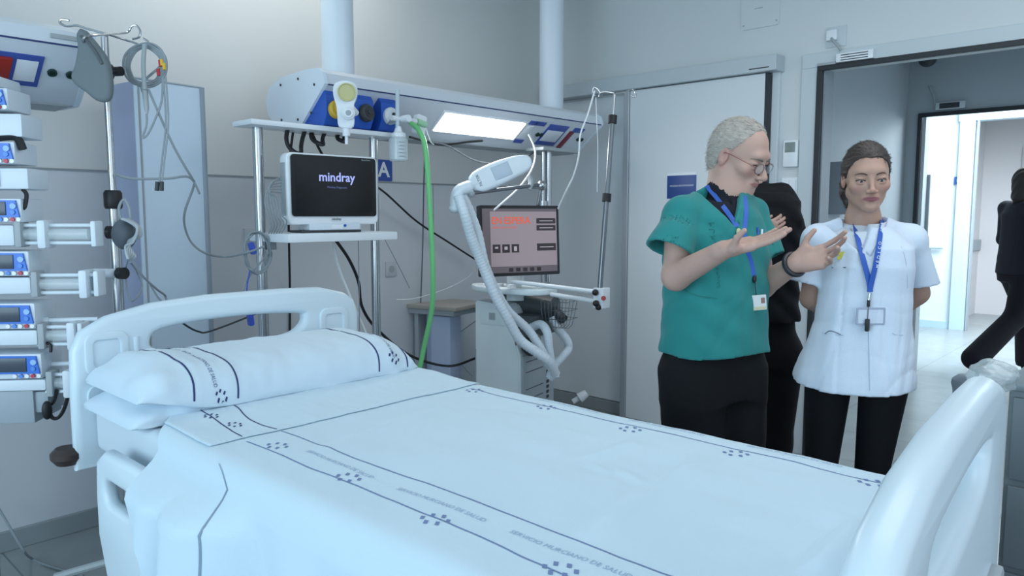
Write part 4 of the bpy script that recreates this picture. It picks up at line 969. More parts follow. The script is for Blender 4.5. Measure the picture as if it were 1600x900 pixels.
# wire basket
bm = B(); o_ = at(872, 470, 4.25)
BFm = frame(o_, dv, z=(0, 0, 1))
for k in range(8):
    x = -.08+k*.023; wire(bm, [BFm @ Vector((x, -.06, 0)), BFm @ Vector((x*.8, -.05, -.14)), BFm @ Vector((x*.8, .05, -.14)), BFm @ Vector((x, .08, 0))], .0018, 2)
for z in (0, -.05, -.1): wire(bm, [BFm @ Vector((-.08+.1*-z*.1, -.06, z)), BFm @ Vector((.085, -.06, z)), BFm @ Vector((.085, .08, z)), BFm @ Vector((-.08, .08, z)), BFm @ Vector((-.08, -.06, z))], .0022, 1)
solo('wire_basket', bm, mat('dark_steel', '7c8288', .3, .8), 'small wire basket hooked on the right of the ventilator tray', 'basket')
# side table / equipment trolley behind
t = thing('equipment_trolley', 'grey trolley with beige top standing left of the ventilator', 'trolley', at(690, 600, 4.7)-Vector((0, 0, at(690, 600, 4.7).z)))
PT = at(690, 474, 4.75); TM_ = frame(PT, dv, z=(0, 0, 1))
bm = B(); box(bm, (-.19, -.22, -.012), (.26, .16, .012), TM_, .004); obj('trolley_top', bm, mat('beige_laminate', 'a8a29a', .5), t)
bm = B(); box(bm, (-.17, -.21, -.045), (.24, .15, -.012), TM_, .003); obj('top_rail', bm, GRYP, t)
for x in (-.05,): 
    bm = B(); box(bm, (x-.015, -.2, -.80), (x+.015, -.17, -.045), TM_, .003); obj('leg', bm, GRYP, t)
for x in (.22,):
    bm = B(); box(bm, (x-.015, .1, -.80), (x+.015, .13, -.045), TM_, .003); obj('leg', bm, GRYP, t)
for x0, x1, y in ((-.21, -.13, -.16), (.05, .20, -.19), (-.02, .05, -.14)):
    bm = B(); box(bm, (x0, y, -.38 if x0 < -.1 else -.62), (x1, y+.12, -.05), TM_, .012); obj('side_bin', bm, mat('pale_lilac_bin', 'b4c2dc', .4), t)
bm = B(); box(bm, (-.21, -.2, -.82), (.24, .14, -.80), TM_, .004); obj('trolley_base', bm, GRYP, t)
cable([TM_ @ Vector((-.195, -.215, -.03)), TM_ @ Vector((-.212, -.17, -.12)), TM_ @ Vector((-.214, -.10, -.25)), TM_ @ Vector((-.214, -.08, -.36))], .005, BLK, 'short black cord on the left edge of the trolley')
# white plug thing + base on floor by baseboard
bm = B(); cyl(bm, at(905, 622, 4.9), at(917, 614, 4.9), .035, .025); cyl(bm, at(895, 628, 4.9), at(905, 622, 4.9), .018); solo('floor_nozzle', bm, WHT, 'small white nozzle near the floor behind the ventilator', 'nozzle')
# ================================================================== INFUSION PUMP STACK
FP = frame(at(0, 300, 2.36), _r+_f*Vector((0, 0, 0)).x, z=(0, 0, 1)) if False else None
# local frame: x to image right, y away, origin at px 0 column
o0 = at(0, 335, 2.36); rxd = Vector((_r.x, _r.y, 0)).normalized(); rot = Matrix.Rotation(R(6), 3, 'Z'); rxd = rot @ rxd; ryd = Vector((-rxd.y, rxd.x, 0))
SM = Matrix((rxd, ryd, Vector((0, 0, 1)))).transposed().to_4x4(); SM.translation = Vector((o0.x, o0.y, 0))
kz = 2.40/FPX
def zpx(py): return CAMH-(py-338)*kz
RACK = thing('pump_rack', 'grey docking column behind the stack of infusion pumps', 'rack', M=SM)
bm = B(); box(bm, (-.32, .105, .10), (-.16, .16, 1.75), bev=.01); obj('rack_column', bm, GRYP, RACK, world=False)
bm = B(); box(bm, (-.22, -.02, zpx(665)), (.075, .16, zpx(612)), bev=.008); obj('docking_base', bm, mat('dock_grey', '9aa6b0', .45), RACK, world=False)
bm = B(); box(bm, (.05, -.01, zpx(650)), (.115, .10, zpx(615)), bev=.01); obj('dock_side_box', bm, mat('dock_grey', '9aa6b0', .45), RACK, world=False)
bm = B(); cyl(bm, (-.24, .13, .0), (-.24, .13, .10), .16, .05); obj('rack_foot', bm, GRYP, RACK, world=False)
SCRM = mat('pump_screen_dark', '3a4654', .25)
def pump(xr, y0, y1, label, xo=0):
    """volumetric pump; xr: right edge px, y0,y1 px"""
    M = SM @ Matrix.Translation((0, 0, zpx(y1))); t = thing('infusion_pump', label, 'infusion pump', M=M, group='infusion pumps in the left stack')
    w = xr*kz; h = (y1-y0)*kz
    bm = B(); box(bm, (-.20, -.035, 0), (w, .10, h), bev=.006); obj('pump_body', bm, WHT2, t, world=False)
    bm = prism(B(), [(-.19, h*.22), (w-.004, h*.22), (w-.014, h*.92), (-.19, h*.97)], 0, .008, frame((0, -.034, 0), (1, 0, 0), y=(0, 0, 1))); obj('face_plate', bm, BLU2, t, world=False)
    bm = B(); box(bm, (-.13, -.045, h*.30), (w-.042, -.041, h*.86), bev=.001); obj('display', bm, SCRM, t, world=False)
    for bx, bz, m, r in ((w-.020, h*.68, mat('button_light_blue', '8fb8e6', .4), .009), (w-.022, h*.42, mat('button_mid_blue', '4c88d8', .4), .007)):
        bm = cyl(B(), (bx, -.046, bz), (bx, -.041, bz), r, n=16); obj('button', bm, m, t, world=False)
    for k, m in enumerate((WHT, mat('button_red', 'b8364f', .4), WHT, mat('button_blue', '4f86d6', .4), WHT)):
        bm = cyl(B(), (w-.008-k*.018, -.041, h*.12), (w-.008-k*.018, -.034, h*.12), .0065, n=14); obj('button', bm, m, t, world=False)
    return t
def syringe_pump(xr, y0, y1, label, plung=None, thumb=None):
    M = SM @ Matrix.Translation((0, 0, zpx(y1))); t = thing('syringe_pump', label, 'syringe pump', M=M, group='syringe pumps in the left stack')
    w = xr*kz; h = (y1-y0)*kz
    bm = B(); box(bm, (-.20, -.03, 0), (w, .10, h), bev=.008); obj('pump_body', bm, WHT2, t, world=False)
    if plung:
        p = plung*kz; c = h*.55
        for z in (c+.028, c-.028):
            bm = cyl(B(), (w-.01, -.01, z), (p, -.01, z), .006, n=12); obj('guide_rod', bm, WHT2, t, world=False)
        bm = B(); box(bm, (p-.008, -.03, c-.04), (p+.008, .03, c+.042), bev=.006); obj('end_stop', bm, WHT2, t, world=False)
        bm = cyl(B(), (w-.02, -.008, c), (p-.02, -.008, c), .018, n=20); obj('syringe_barrel', bm, CLR, t, world=False)
        th = (thumb or 68)*kz
        bm = B(); box(bm, (th-.012, -.04, c-.045), (th+.014, .03, c+.045), bev=.008); obj('plunger_clamp', bm, WHT2, t, world=False)
        bm = B(); box(bm, (w+.002, -.035, c-.04), (w+.022, .02, c+.042), bev=.005); obj('barrel_clamp', bm, GRYP, t, world=False)
    return t
bm = B(); box(bm, (-.2, -.03, 0), (18*kz, .1, .035), bev=.01)
o = obj('rack_cap', bm, WHT2, RACK, world=False)
for v in o.data.vertices: v.co.z += zpx(148)
pump(31, 150, 182, 'topmost blue fronted infusion pump of the left stack')
t = syringe_pump(47, 187, 222, 'topmost white syringe pump just under the highest infusion pump'); 
bm = B(); box(bm, (-.1, -.038, .008), (.018, -.03, .062), bev=.003); obj('label_panel', bm, BLU, t, world=False)
pump(36, 229, 262, 'second infusion pump from the top of the left stack')
t = syringe_pump(51, 268, 300, 'second white syringe pump from the top, dark cord above it')
bm = B(); box(bm, (-.1, -.038, .008), (.022, -.03, .060), bev=.003); obj('label_panel', bm, BLU, t, world=False)
pump(40, 314, 350, 'third infusion pump from the top of the left stack')
syringe_pump(26, 354, 386, 'syringe pump with long empty frame reaching right, third from top', 140, 66)
pump(46, 394, 432, 'fourth infusion pump from the top beside the clamp arm')
syringe_pump(45, 434, 460, 'syringe pump with grey barrel beside the clamp arm', 140, 122)
pump(50, 474, 514, 'fifth infusion pump from the top, left of the headboard corner')
syringe_pump(50, 516, 540, 'syringe pump just above the lowest infusion pump', 112, 100)
pump(55, 553, 592, 'lowest infusion pump of the left stack')
syringe_pump(58, 594, 612, 'lowest syringe pump resting on the grey docking base', 112, 90)
for k, (py, lb) in enumerate(((505, 'upper'), (530, 'middle'), (575, 'lower'))):
    a_ = SM @ Vector((.10, .02, zpx(py))); b_ = SM @ Vector((.26, .04, zpx(py)))
    bm = cyl(B(), a_, b_, .008); cyl(bm, a_, a_+(b_-a_)*.1, .012)
    solo('plunger_rod', bm, WHT2, lb+' pale plunger rod ending behind the headboard corner', 'plunger rod')
def SP(px, py, y=-.02): return SM @ Vector((px*kz, y, zpx(py)))
cable([SP(44, 240), SP(40, 228), SP(34, 222), SP(20, 222), SP(5, 224)], .012, BLK, 'thick black cord between the two highest pump pairs')
cable([SP(40, 300), SP(45, 308), SP(42, 325), SP(38, 330)], .006, BLK, 'short black cord at the right of the third infusion pump')
cable([SP(54, 536), SP(66, 540), SP(66, 552)], .005, BLK, 'short black cord beside the lowest syringe pumps')
cable([SP(72, 612), SP(66, 630), SP(58, 640), SP(62, 656), SP(72, 656), SP(82, 640), SP(90, 612)], .006, BLK, 'black cord loop hanging under the pump stack base')
bm = sph(B(), SP(60, 642, -.04), .022, 16, (.7, .5, 1.4)); solo('drop_sensor', bm, BLK, 'black drop sensor hanging beside the docking base', 'sensor')
g = [onz(0, 803, .001) + Vector((0, 0, .22))]
cable([ony(-5, 790, 3.50), ony(20, 832, 3.40), ony(38, 862, 3.25), onz(50, 873, .006), onz(75, 884, .006), onz(130, 900, .006)], .005, CABG, 'grey cable running down the wall onto the floor')

# ================================================================== RIGHT FOREGROUND / LOBBY ITEMS
BN = at(1527, 600, 4.4)
bm = lathe(B(), [(0, 0), (.085, 0), (.10, .02), (.125, .36), (.135, .40), (.13, .425), (.10, .45), (0, .46)], Matrix.Translation((BN.x, BN.y, 0)), 32)
solo('waste_bin', bm, mat('bin_grey_plastic', '8e9aa6', .4), 'round grey waste bin standing in the lobby beyond the footboard', 'waste bin')
t = thing('supply_cart', 'grey metal supply cart cropped at the right edge behind the footboard', 'cart', (2.80, .12, 0))
bm = B(); box(bm, (2.52, -.45, .08), (3.05, .378, .90), bev=.012); obj('cart_body', bm, mat('cart_dark_grey', '6f7a80', .5), t)
bm = B(); box(bm, (2.50, -.47, .90), (3.07, .385, .925), bev=.008); obj('cart_top', bm, mat('cart_top_grey', '78838a', .4), t)
for k in range(3):
    bm = B(); box(bm, (2.508, -.43, .12+k*.26), (2.52, .365, .36+k*.26), bev=.004); dr = obj('drawer', bm, mat('cart_drawer_grey', '68737a', .5), t)
    bm = cyl(B(), (2.495, -.25, .30+k*.26), (2.495, .10, .30+k*.26), .007); obj('drawer_handle', bm, STEEL, dr)
for x in (2.58, 2.98):
    for y in (-.38, .22): obj('caster', cyl(B(), (x-.012, y, .04), (x+.012, y, .04), .04, n=16), BLK, t)
# ================================================================== PEOPLE (signed distance bodies meshed with surface nets)
def axis(lo, hi, coarse, fines):
    """grid line positions: coarse step, with fine steps inside the intervals (lo, hi, step)"""
    out = [lo]; x = lo
    while x < hi:
        s = coarse
        for a, b, st in fines:
            if a <= x < b: s = min(s, st)
            elif x < a < x+s: s = min(s, max(a-x, st))
        x += s; out.append(x)
    return np.array(out, dtype=np.float32)
class Field:
    def __init__(self, lo, hi, coarse, fines=()):
        """fines: list of (center, half, step) world boxes"""
        self.ax = [axis(lo[i], hi[i], coarse, [(c[i]-(h if not hasattr(h, '__len__') else h[i]), c[i]+(h if not hasattr(h, '__len__') else h[i]), s) for c, h, s in fines]) for i in range(3)]
        self.F = np.full([len(a) for a in self.ax], .08, dtype=np.float32)
    def sub_(self, lo, hi):
        sl = []
        for i in range(3):
            a = np.searchsorted(self.ax[i], lo[i]); b = np.searchsorted(self.ax[i], hi[i]); sl.append(slice(a, max(b, a)))
        X = self.ax[0][sl[0]][:, None, None]; Y = self.ax[1][sl[1]][None, :, None]; Z = self.ax[2][sl[2]][None, None, :]
        return tuple(sl), X, Y, Z
    def apply(self, fn, lo, hi, k=.01, mode='add', pad=.05):
        sl, X, Y, Z = self.sub_([v-pad for v in lo], [v+pad for v in hi])
        A = self.F[sl]
        if A.size == 0: return
        D = fn(X, Y, Z).astype(np.float32); D = np.broadcast_to(D, A.shape)
        if mode == 'add':
            h = np.maximum(k-np.abs(A-D), 0)/k if k > 0 else 0
            self.F[sl] = np.minimum(A, D)-h*h*k*.25
        elif mode == 'cut':
            D = -D; h = np.maximum(k-np.abs(A-D), 0)/k if k > 0 else 0
            self.F[sl] = np.maximum(A, D)+h*h*k*.25
        elif mode == 'and':
            self.F[sl] = np.maximum(A, D)
        elif mode == 'disp': self.F[sl] = A+D
    def ell(self, c, r, M=None, k=.01, mode='add'):
        """ellipsoid center c radii r in frame M (4x4, local->world)"""
        M = M if M is not None else I(); Rm = M.to_3x3(); cw = M @ Vector(c); Q = np.array(Rm.transposed()); m = max(r)
        def fn(X, Y, Z):
            x = X-cw.x; y = Y-cw.y; z = Z-cw.z
            u = Q[0, 0]*x+Q[0, 1]*y+Q[0, 2]*z; v = Q[1, 0]*x+Q[1, 1]*y+Q[1, 2]*z; w_ = Q[2, 0]*x+Q[2, 1]*y+Q[2, 2]*z
            k0 = np.sqrt((u/r[0])**2+(v/r[1])**2+(w_/r[2])**2); k1 = np.sqrt((u/r[0]**2)**2+(v/r[1]**2)**2+(w_/r[2]**2)**2)+1e-6
            return k0*(k0-1)/k1
        self.apply(fn, [cw[i]-m for i in range(3)], [cw[i]+m for i in range(3)], k, mode, pad=.03)
    def cap(self, a, b, ra, rb, M=None, k=.01, mode='add', flat=None):
        """tapered capsule; flat=(axis vector, factor) squashes along an axis"""
        a = Vector(a); b = Vector(b)
        if M is not None: a = M @ a; b = M @ b
        ab = b-a; L2 = max(ab.length_squared, 1e-9); m = max(ra, rb)*(1.0 if not flat else max(1, 1/flat[1]))
        def fn(X, Y, Z):
            x = X-a.x; y = Y-a.y; z = Z-a.z
            t = np.clip((x*ab.x+y*ab.y+z*ab.z)/L2, 0, 1)
            dx = x-ab.x*t; dy = y-ab.y*t; dz = z-ab.z*t
            if flat:
                n = flat[0]; dn = dx*n[0]+dy*n[1]+dz*n[2]; s = flat[1]-1
                dx = dx+n[0]*dn*s; dy = dy+n[1]*dn*s; dz = dz+n[2]*dn*s
            return np.sqrt(dx*dx+dy*dy+dz*dz)-(ra+(rb-ra)*t)
        lo = [min(a[i], b[i])-m for i in range(3)]; hi = [max(a[i], b[i])+m for i in range(3)]
        self.apply(fn, lo, hi, k, mode, pad=.04)
    def sleeve(self, a, b, ra, rb, nrm=None, ext=.0, k=.03):
        a = Vector(a); b = Vector(b); ab = b-a; L2 = ab.length_squared; n = Vector(nrm).normalized() if nrm is not None else ab.normalized(); m = max(ra, rb)+.06
        def fn(X, Y, Z):
            x = X-a.x; y = Y-a.y; z = Z-a.z; t = np.maximum((x*ab.x+y*ab.y+z*ab.z)/L2, 0)
            d = np.sqrt((x-ab.x*t)**2+(y-ab.y*t)**2+(z-ab.z*t)**2)-(ra+(rb-ra)*np.minimum(t, 1.3))
            return np.maximum(d, (X-b.x)*n.x+(Y-b.y)*n.y+(Z-b.z)*n.z)
        self.apply(fn, [min(a[i], b[i])-m for i in range(3)], [max(a[i], b[i])+m for i in range(3)], k, 'add', pad=.03)
    def column(self, fr, zs, w, d, cx=None, cy=None, k=.02, mode='add', disp=None, power=2.3):
        """fr=(origin xy, right vec, forward vec); half width w(z), half depth d(z), centre offsets"""
        o, rx, fy = fr; zs = list(zs); cx = cx or [0]*len(zs); cy = cy or [0]*len(zs); m = max(w)+max(max(map(abs, cx)), max(map(abs, cy)))+.02
        def fn(X, Y, Z):
            W = np.interp(Z, zs, w); Dp = np.interp(Z, zs, d); CX = np.interp(Z, zs, cx); CY = np.interp(Z, zs, cy)
            u = (X-o[0])*rx[0]+(Y-o[1])*rx[1]-CX; v = (X-o[0])*fy[0]+(Y-o[1])*fy[1]-CY
            q = (np.abs(u/W)**power+np.abs(v/Dp)**power)**(1/power)
            dd = (q-1)*np.minimum(W, Dp)*np.clip(q, .6, 1.0)
            if disp: dd = dd+disp(u, v, Z)
            return np.maximum(dd, np.maximum(zs[0]-Z, Z-zs[-1]))
        self.apply(fn, [o[0]-m, o[1]-m, zs[0]], [o[0]+m, o[1]+m, zs[-1]], k, mode, pad=.04)
    def plane(self, p, n, lo=None, hi=None):
        """keep the side where (x-p).n < 0"""
        p = Vector(p); n = Vector(n).normalized()
        lo = lo or [a[0] for a in self.ax]; hi = hi or [a[-1]+1 for a in self.ax]
        self.apply(lambda X, Y, Z: (X-p.x)*n.x+(Y-p.y)*n.y+(Z-p.z)*n.z, lo, hi, 0, 'and', pad=0)
    def val(self, p):
        ix = []; fr = []
        for i in range(3):
            a = self.ax[i]; j = int(np.searchsorted(a, p[i]))-1
            if j < 0 or j >= len(a)-1: return .08
            ix.append(j); fr.append((p[i]-a[j])/(a[j+1]-a[j]))
        v = 0
        for dx in (0, 1):
            for dy in (0, 1):
                for dz in (0, 1):
                    wt = (fr[0] if dx else 1-fr[0])*(fr[1] if dy else 1-fr[1])*(fr[2] if dz else 1-fr[2]); v += wt*self.F[ix[0]+dx, ix[1]+dy, ix[2]+dz]
        return float(v)
    def hit(self, p, d, maxd=1.2, step=.004, off=.0015):
        p = Vector(p); d = Vector(d).normalized(); t = 0
        while t < maxd:
            if self.val(p+d*t) < 0: break
            t += step
        else: return None
        a, b = t-step, t
        for _ in range(6):
            m = (a+b)/2
            if self.val(p+d*m) < 0: b = m
            else: a = m
        return p+d*(a-off)
    def pix(self, px, py, off=.002, D0=None):
        d = ray(px, py).normalized(); D0 = D0 if D0 else self.D0
        return self.hit(_c+d*D0, d, 2.2, .005, off)
    def mesh(self, name):
        F = self.F; F[0] = F[-1] = .05; F[:, 0] = F[:, -1] = .05; F[:, :, 0] = F[:, :, -1] = .05
        S = F < 0; nx, ny, nz = F.shape
        cnt = np.zeros((nx-1, ny-1, nz-1), np.int8)
        for dx in (0, 1):
            for dy in (0, 1):
                for dz in (0, 1): cnt += S[dx:nx-1+dx, dy:ny-1+dy, dz:nz-1+dz]
        act = np.argwhere((cnt > 0) & (cnt < 8)); idx = np.full(cnt.shape, -1, np.int32); idx[tuple(act.T)] = np.arange(len(act))
        V = np.zeros((len(act), 3)); N = np.zeros(len(act)); cs = [(dx, dy, dz) for dx in (0, 1) for dy in (0, 1) for dz in (0, 1)]
        vals = {c: F[act[:, 0]+c[0], act[:, 1]+c[1], act[:, 2]+c[2]] for c in cs}
        for i, c in enumerate(cs):
            for ax_ in range(3):
                if c[ax_] == 0:
                    c2_ = list(c); c2_[ax_] = 1; c2_ = tuple(c2_); a = vals[c]; b = vals[c2_]; m = (a < 0) != (b < 0)
                    t = np.where(m, a/np.where(a-b == 0, 1, a-b), 0); p = np.tile(np.array(c, float), (len(act), 1)); p[:, ax_] = t
                    V += np.where(m[:, None], p, 0); N += m
        V /= N[:, None]; W = np.empty_like(V)
        for i in range(3):
            a = self.ax[i]; j = act[:, i]; W[:, i] = a[j]+V[:, i]*(a[j+1]-a[j])
        quads = []
        for ax_ in range(3):
            o1, o2 = [(1, 2), (2, 0), (0, 1)][ax_]
            s0 = [slice(1, -1)]*3; s1 = [slice(1, -1)]*3; s0[ax_] = slice(0, -1); s1[ax_] = slice(1, None)
            A = S[tuple(s0)]; Bm = S[tuple(s1)]
            for flip, m in ((False, A & ~Bm), (True, ~A & Bm)):
                e = np.argwhere(m)
                for i in range(3):
                    if i != ax_: e[:, i] += 1
                def cell(d1, d2):
                    q = e.copy(); q[:, o1] -= d1; q[:, o2] -= d2; return idx[q[:, 0], q[:, 1], q[:, 2]]
                q = np.stack([cell(1, 1), cell(0, 1), cell(0, 0), cell(1, 0)], 1)
                quads.append(q[:, ::-1] if flip else q)
        Q = np.concatenate(quads); Q = Q[(Q >= 0).all(1)]
        me = bpy.data.meshes.new(name); me.vertices.add(len(W)); me.vertices.foreach_set('co', W.ravel())
        me.loops.add(Q.size); me.loops.foreach_set('vertex_index', Q.ravel().astype(np.int32))
        me.polygons.add(len(Q)); me.polygons.foreach_set('loop_start', np.arange(0, Q.size, 4, dtype=np.int32)); me.update(calc_edges=True); me.validate()
        me.polygons.foreach_set('use_smooth', [True]*len(me.polygons))
        return me
def sobj(name, fld, m, parent, cols=None):
    me = fld.mesh(name)
    if cols is not None:
        n = len(me.vertices); co = np.empty(n*3); me.vertices.foreach_get('co', co); rgb = cols(co.reshape(-1, 3))
        at_ = me.color_attributes.new('Col', 'FLOAT_COLOR', 'POINT'); a = np.ones((n, 4)); a[:, :3] = rgb; at_.data.foreach_set('color', a.ravel())
    me.materials.append(m)
    o = bpy.data.objects.new(name, me); C.objects.link(o); o.parent = parent; me.transform(WM[parent.name].inverted()); WM[o.name] = WM[parent.name].copy()
    return o
def strands(o, n, comb, L, lift, wd, seed, jit=.10):
    """add fine hair ribbons to a hair mesh; comb(local point)->direction, all in the mesh's own coordinates"""
    me = o.data; rnd = np.random.RandomState(seed); nv = len(me.vertices)
    co = np.empty(nv*3); me.vertices.foreach_get('co', co); co = co.reshape(-1, 3)
    no = np.empty(nv*3); me.vertices.foreach_get('normal', no); no = no.reshape(-1, 3)
    ids = rnd.randint(0, nv, n); P = co[ids]; N = no[ids]; D = comb(P, N); D = D/(np.linalg.norm(D, axis=1)[:, None]+1e-9)+rnd.normal(0, jit, (n, 3))
    D -= N*(D*N).sum(1)[:, None]; D /= np.linalg.norm(D, axis=1)[:, None]+1e-9; S = np.cross(D, N); Ls = L*rnd.uniform(.6, 1.2, n)[:, None]
    pts = [P-N*.001, P+D*Ls*.35+N*lift, P+D*Ls*.7+N*lift*1.1, P+D*Ls+N*lift*.5]; ws = [wd, wd, wd*.7, .00005]
    V = []; 
    for p, w_ in zip(pts, ws): V += [p-S*w_/2, p+S*w_/2]
    V = np.stack(V, 1).reshape(-1, 3); Fq = []
    base = np.arange(n)*8
    for k in range(3): Fq.append(np.stack([base+2*k, base+2*k+1, base+2*k+3, base+2*k+2], 1))
    Fq = np.concatenate(Fq); b = bpy.data.meshes.new('tmp'); b.from_pydata(V.tolist(), [], Fq.tolist())
    bm = B(); bm.from_mesh(me); bm.from_mesh(b); bm.to_mesh(me); bm.free(); bpy.data.meshes.remove(b)
    me.polygons.foreach_set('use_smooth', [True]*len(me.polygons))
def skinmat(name):
    m = mat(name, 'b08a7c', .55, sss=.08); nt = m.node_tree; v = nt.nodes.new('ShaderNodeVertexColor'); v.layer_name = 'Col'
    nt.links.new(v.outputs['Color'], nt.nodes['Principled BSDF'].inputs['Base Color']); return m
SKIN = skinmat('skin')
def cloth(name, h, **kw): return mat(name, h, .85, bump=.25, bscale=300, sheen=0 if int(h[:2], 16) < 40 and int(h[2:4], 16) < 60 else .12, spec=.25, **kw)
def hframe(c, fwd, pitch, roll=0):
    """head frame: x right, y forward, z up; pitch down positive degrees"""
    f = Vector(fwd).normalized(); f.z = 0; f.normalize(); r = f.cross(Vector((0, 0, 1)))
    M = Matrix((r, f, Vector((0, 0, 1)))).transposed().to_4x4(); M.translation = c
    return M @ Matrix.Rotation(R(-pitch), 4, 'X') @ Matrix.Rotation(R(roll), 4, 'Y')
def head(F, M, s=1.0, fem=False, thin=1.0):
    def E(c, r, k=.012, mode='add'): F.ell([v*s for v in c], [v*s for v in r], M, k*s, mode)
    def K(a, b, ra, rb, k=.01, mode='add', flat=None): F.cap([v*s for v in a], [v*s for v in b], ra*s, rb*s, M, k*s, mode, flat)
    E((0, -.012, .032), (.073*thin, .094, .083)); E((0, .020, -.020), (.062*thin, .068, .084), .02)
    for sx in (-1, 1):
        K((sx*(.046 if fem else .050)*thin, -.005, -.052), (sx*(.010 if fem else .014), .066, -.092), .018, .016, .025)
        E((sx*.043, .056, -.024), (.020, .020, .018), .02)
    E((0, .074, -.092), (.020, .016, .016), .015)
    E((0, .073 if fem else .078, .026), (.040, .012, .012), .02)                                   # brow
    for sx in (-1, 1):
        E((sx*.032, .096, -.002), (.019, .018, .0115), .014, 'cut')              # socket
        E((sx*.031, .0705, -.003), (.0165, .0140, .0125), .004)
        E((sx*.031, .0725, .0045), (.0165, .0150, .0080), .003)                   # upper lid
        E((sx*.031, .0715, -.0125), (.0155, .0140, .0058), .003)                  # lower lid
    K((0, .082 if fem else .084, .004), (0, .102 if fem else .108, -.034), .0055 if fem else .0065, .0085 if fem else .0115, .012)     # nose
    E((0, .102 if fem else .107, -.036), (.0085, .009, .008) if fem else (.010, .010, .009), .006)
    for sx in (-1, 1): E((sx*.012, .096, -.040), (.0075, .010, .007), .006)
    E((0, .092, -.0465), (.012, .008, .003), .006, 'cut')
    E((0, .080, -.066), (.026, .014, .018), .014)                                 # muzzle
    K((-.019, .084, -.0625), (0, .0935, -.0600), .0030, .0048, .005); K((.019, .084, -.0625), (0, .0935, -.0600), .0030, .0048, .005)
    K((-.017, .084, -.0680), (0, .0920, -.0700), .0030, .0055, .005); K((.017, .084, -.0680), (0, .0920, -.0700), .0030, .0055, .005)
    K((-.021, .088, -.0645), (0, .0995, -.0645), .0012, .0014, .002, 'cut'); K((.021, .088, -.0645), (0, .0995, -.0645), .0012, .0014, .002, 'cut')
    E((0, .098, -.080), (.016, .010, .006), .01, 'cut')
    for sx in (-1, 1):                                                            # ears
        ex = sx*.074*thin
        E((ex, -.014, -.006), (.008, .017, .030), .006); E((ex+sx*.007, -.010, -.002), (.005, .009, .017), .004, 'cut')
def headcols(M, base, lip, s=1.0, blush=None, stub=None):
    Mi = np.array(M.inverted()); base = np.array(hexc(base)); lip = np.array(hexc(lip))
    def fn(co):
        n = len(co); L = (np.c_[co, np.ones(n)] @ Mi.T)[:, :3]/s; out = np.tile(base, (n, 1))
        x, y, z = np.abs(L[:, 0]), L[:, 1], L[:, 2]
        w_ = np.clip(1.3-np.sqrt((x/.023)**2+((z+.0648)/.0070)**2), 0, 1)*(y > .06)*3; w_ = np.clip(w_, 0, 1)[:, None]
        out = out*(1-w_)+lip*w_
        near = (np.abs(L).max(1) < .2)
        ear = (x > .070) & (np.abs(y+.012) < .03) & (np.abs(z) < .045) & near
        red = np.clip(1-np.sqrt(((x-.045)/.025)**2+((z+.028)/.02)**2), 0, 1)*(y > .03)*near; red = np.where(ear, .8, red)[:, None]
        out = out*(1-red*.35)+np.array(hexc('c07a70'))*red*.35
        nz = (np.clip(1-np.sqrt((x/.018)**2+((z+.034)/.016)**2), 0, 1)*(y > .09)*near)[:, None]
        out = out*(1-nz*.25)+np.array(hexc('c07a70'))*nz*.25
        return out
    return fn
def facebits(F, M, par, brow, s=1.0, eyecol='2f3b45', thickness=1.0, lid=.0):
    inv = M
    def onface(x, z, off=.0008):
        a = M @ Vector((x*s, .16*s, z*s)); d = (M.to_3x3() @ Vector((0, -1, 0)))
        return F.hit(a, d, .2, .002, off)
    bmat = mat('brow_hair_'+brow, brow, .9); lash = mat('lash_line', '2a2226', .8)
    for sx, nm in ((-1, 'eyebrow'), (1, 'eyebrow')):
        pts = [onface(sx*x, z) for x, z in ((.014, .0145), (.024, .0185), (.036, .0195), (.048, .0145))]
        if all(pts): obj(nm, tube(B(), pts, .0023*s*thickness, 8, 6, rfn=lambda u: .6+.8*math.sin(math.pi*min(1, u+.15))**.7 if u < .85 else .5), bmat, par)
        c = M @ Vector((sx*.031*s, .0725*s, -.004*s))
        bm = sph(B(), (0, 0, 0), .0125*s, 20)
        for v in bm.verts: v.co = v.co+c
        eo = obj('eye', bm, mat('eye_white', 'c9c6c4', .25), par)
        fwd = (M.to_3x3() @ Vector((.0, .93, -.36))).normalized()
        bm = sph(B(), c+fwd*.0070*s, .0068*s, 14); obj('iris', bm, mat('iris_'+eyecol, eyecol, .2), eo)
        pts = [onface(sx*x, z, .0012) for x, z in ((.0175, -.0045), (.024, -.0022), (.032, -.0015), (.040, -.0005), (.047, -.0045))]
        if all(pts): obj('eyelashes', tube(B(), pts, .0014*s, 6, 5), lash, par)
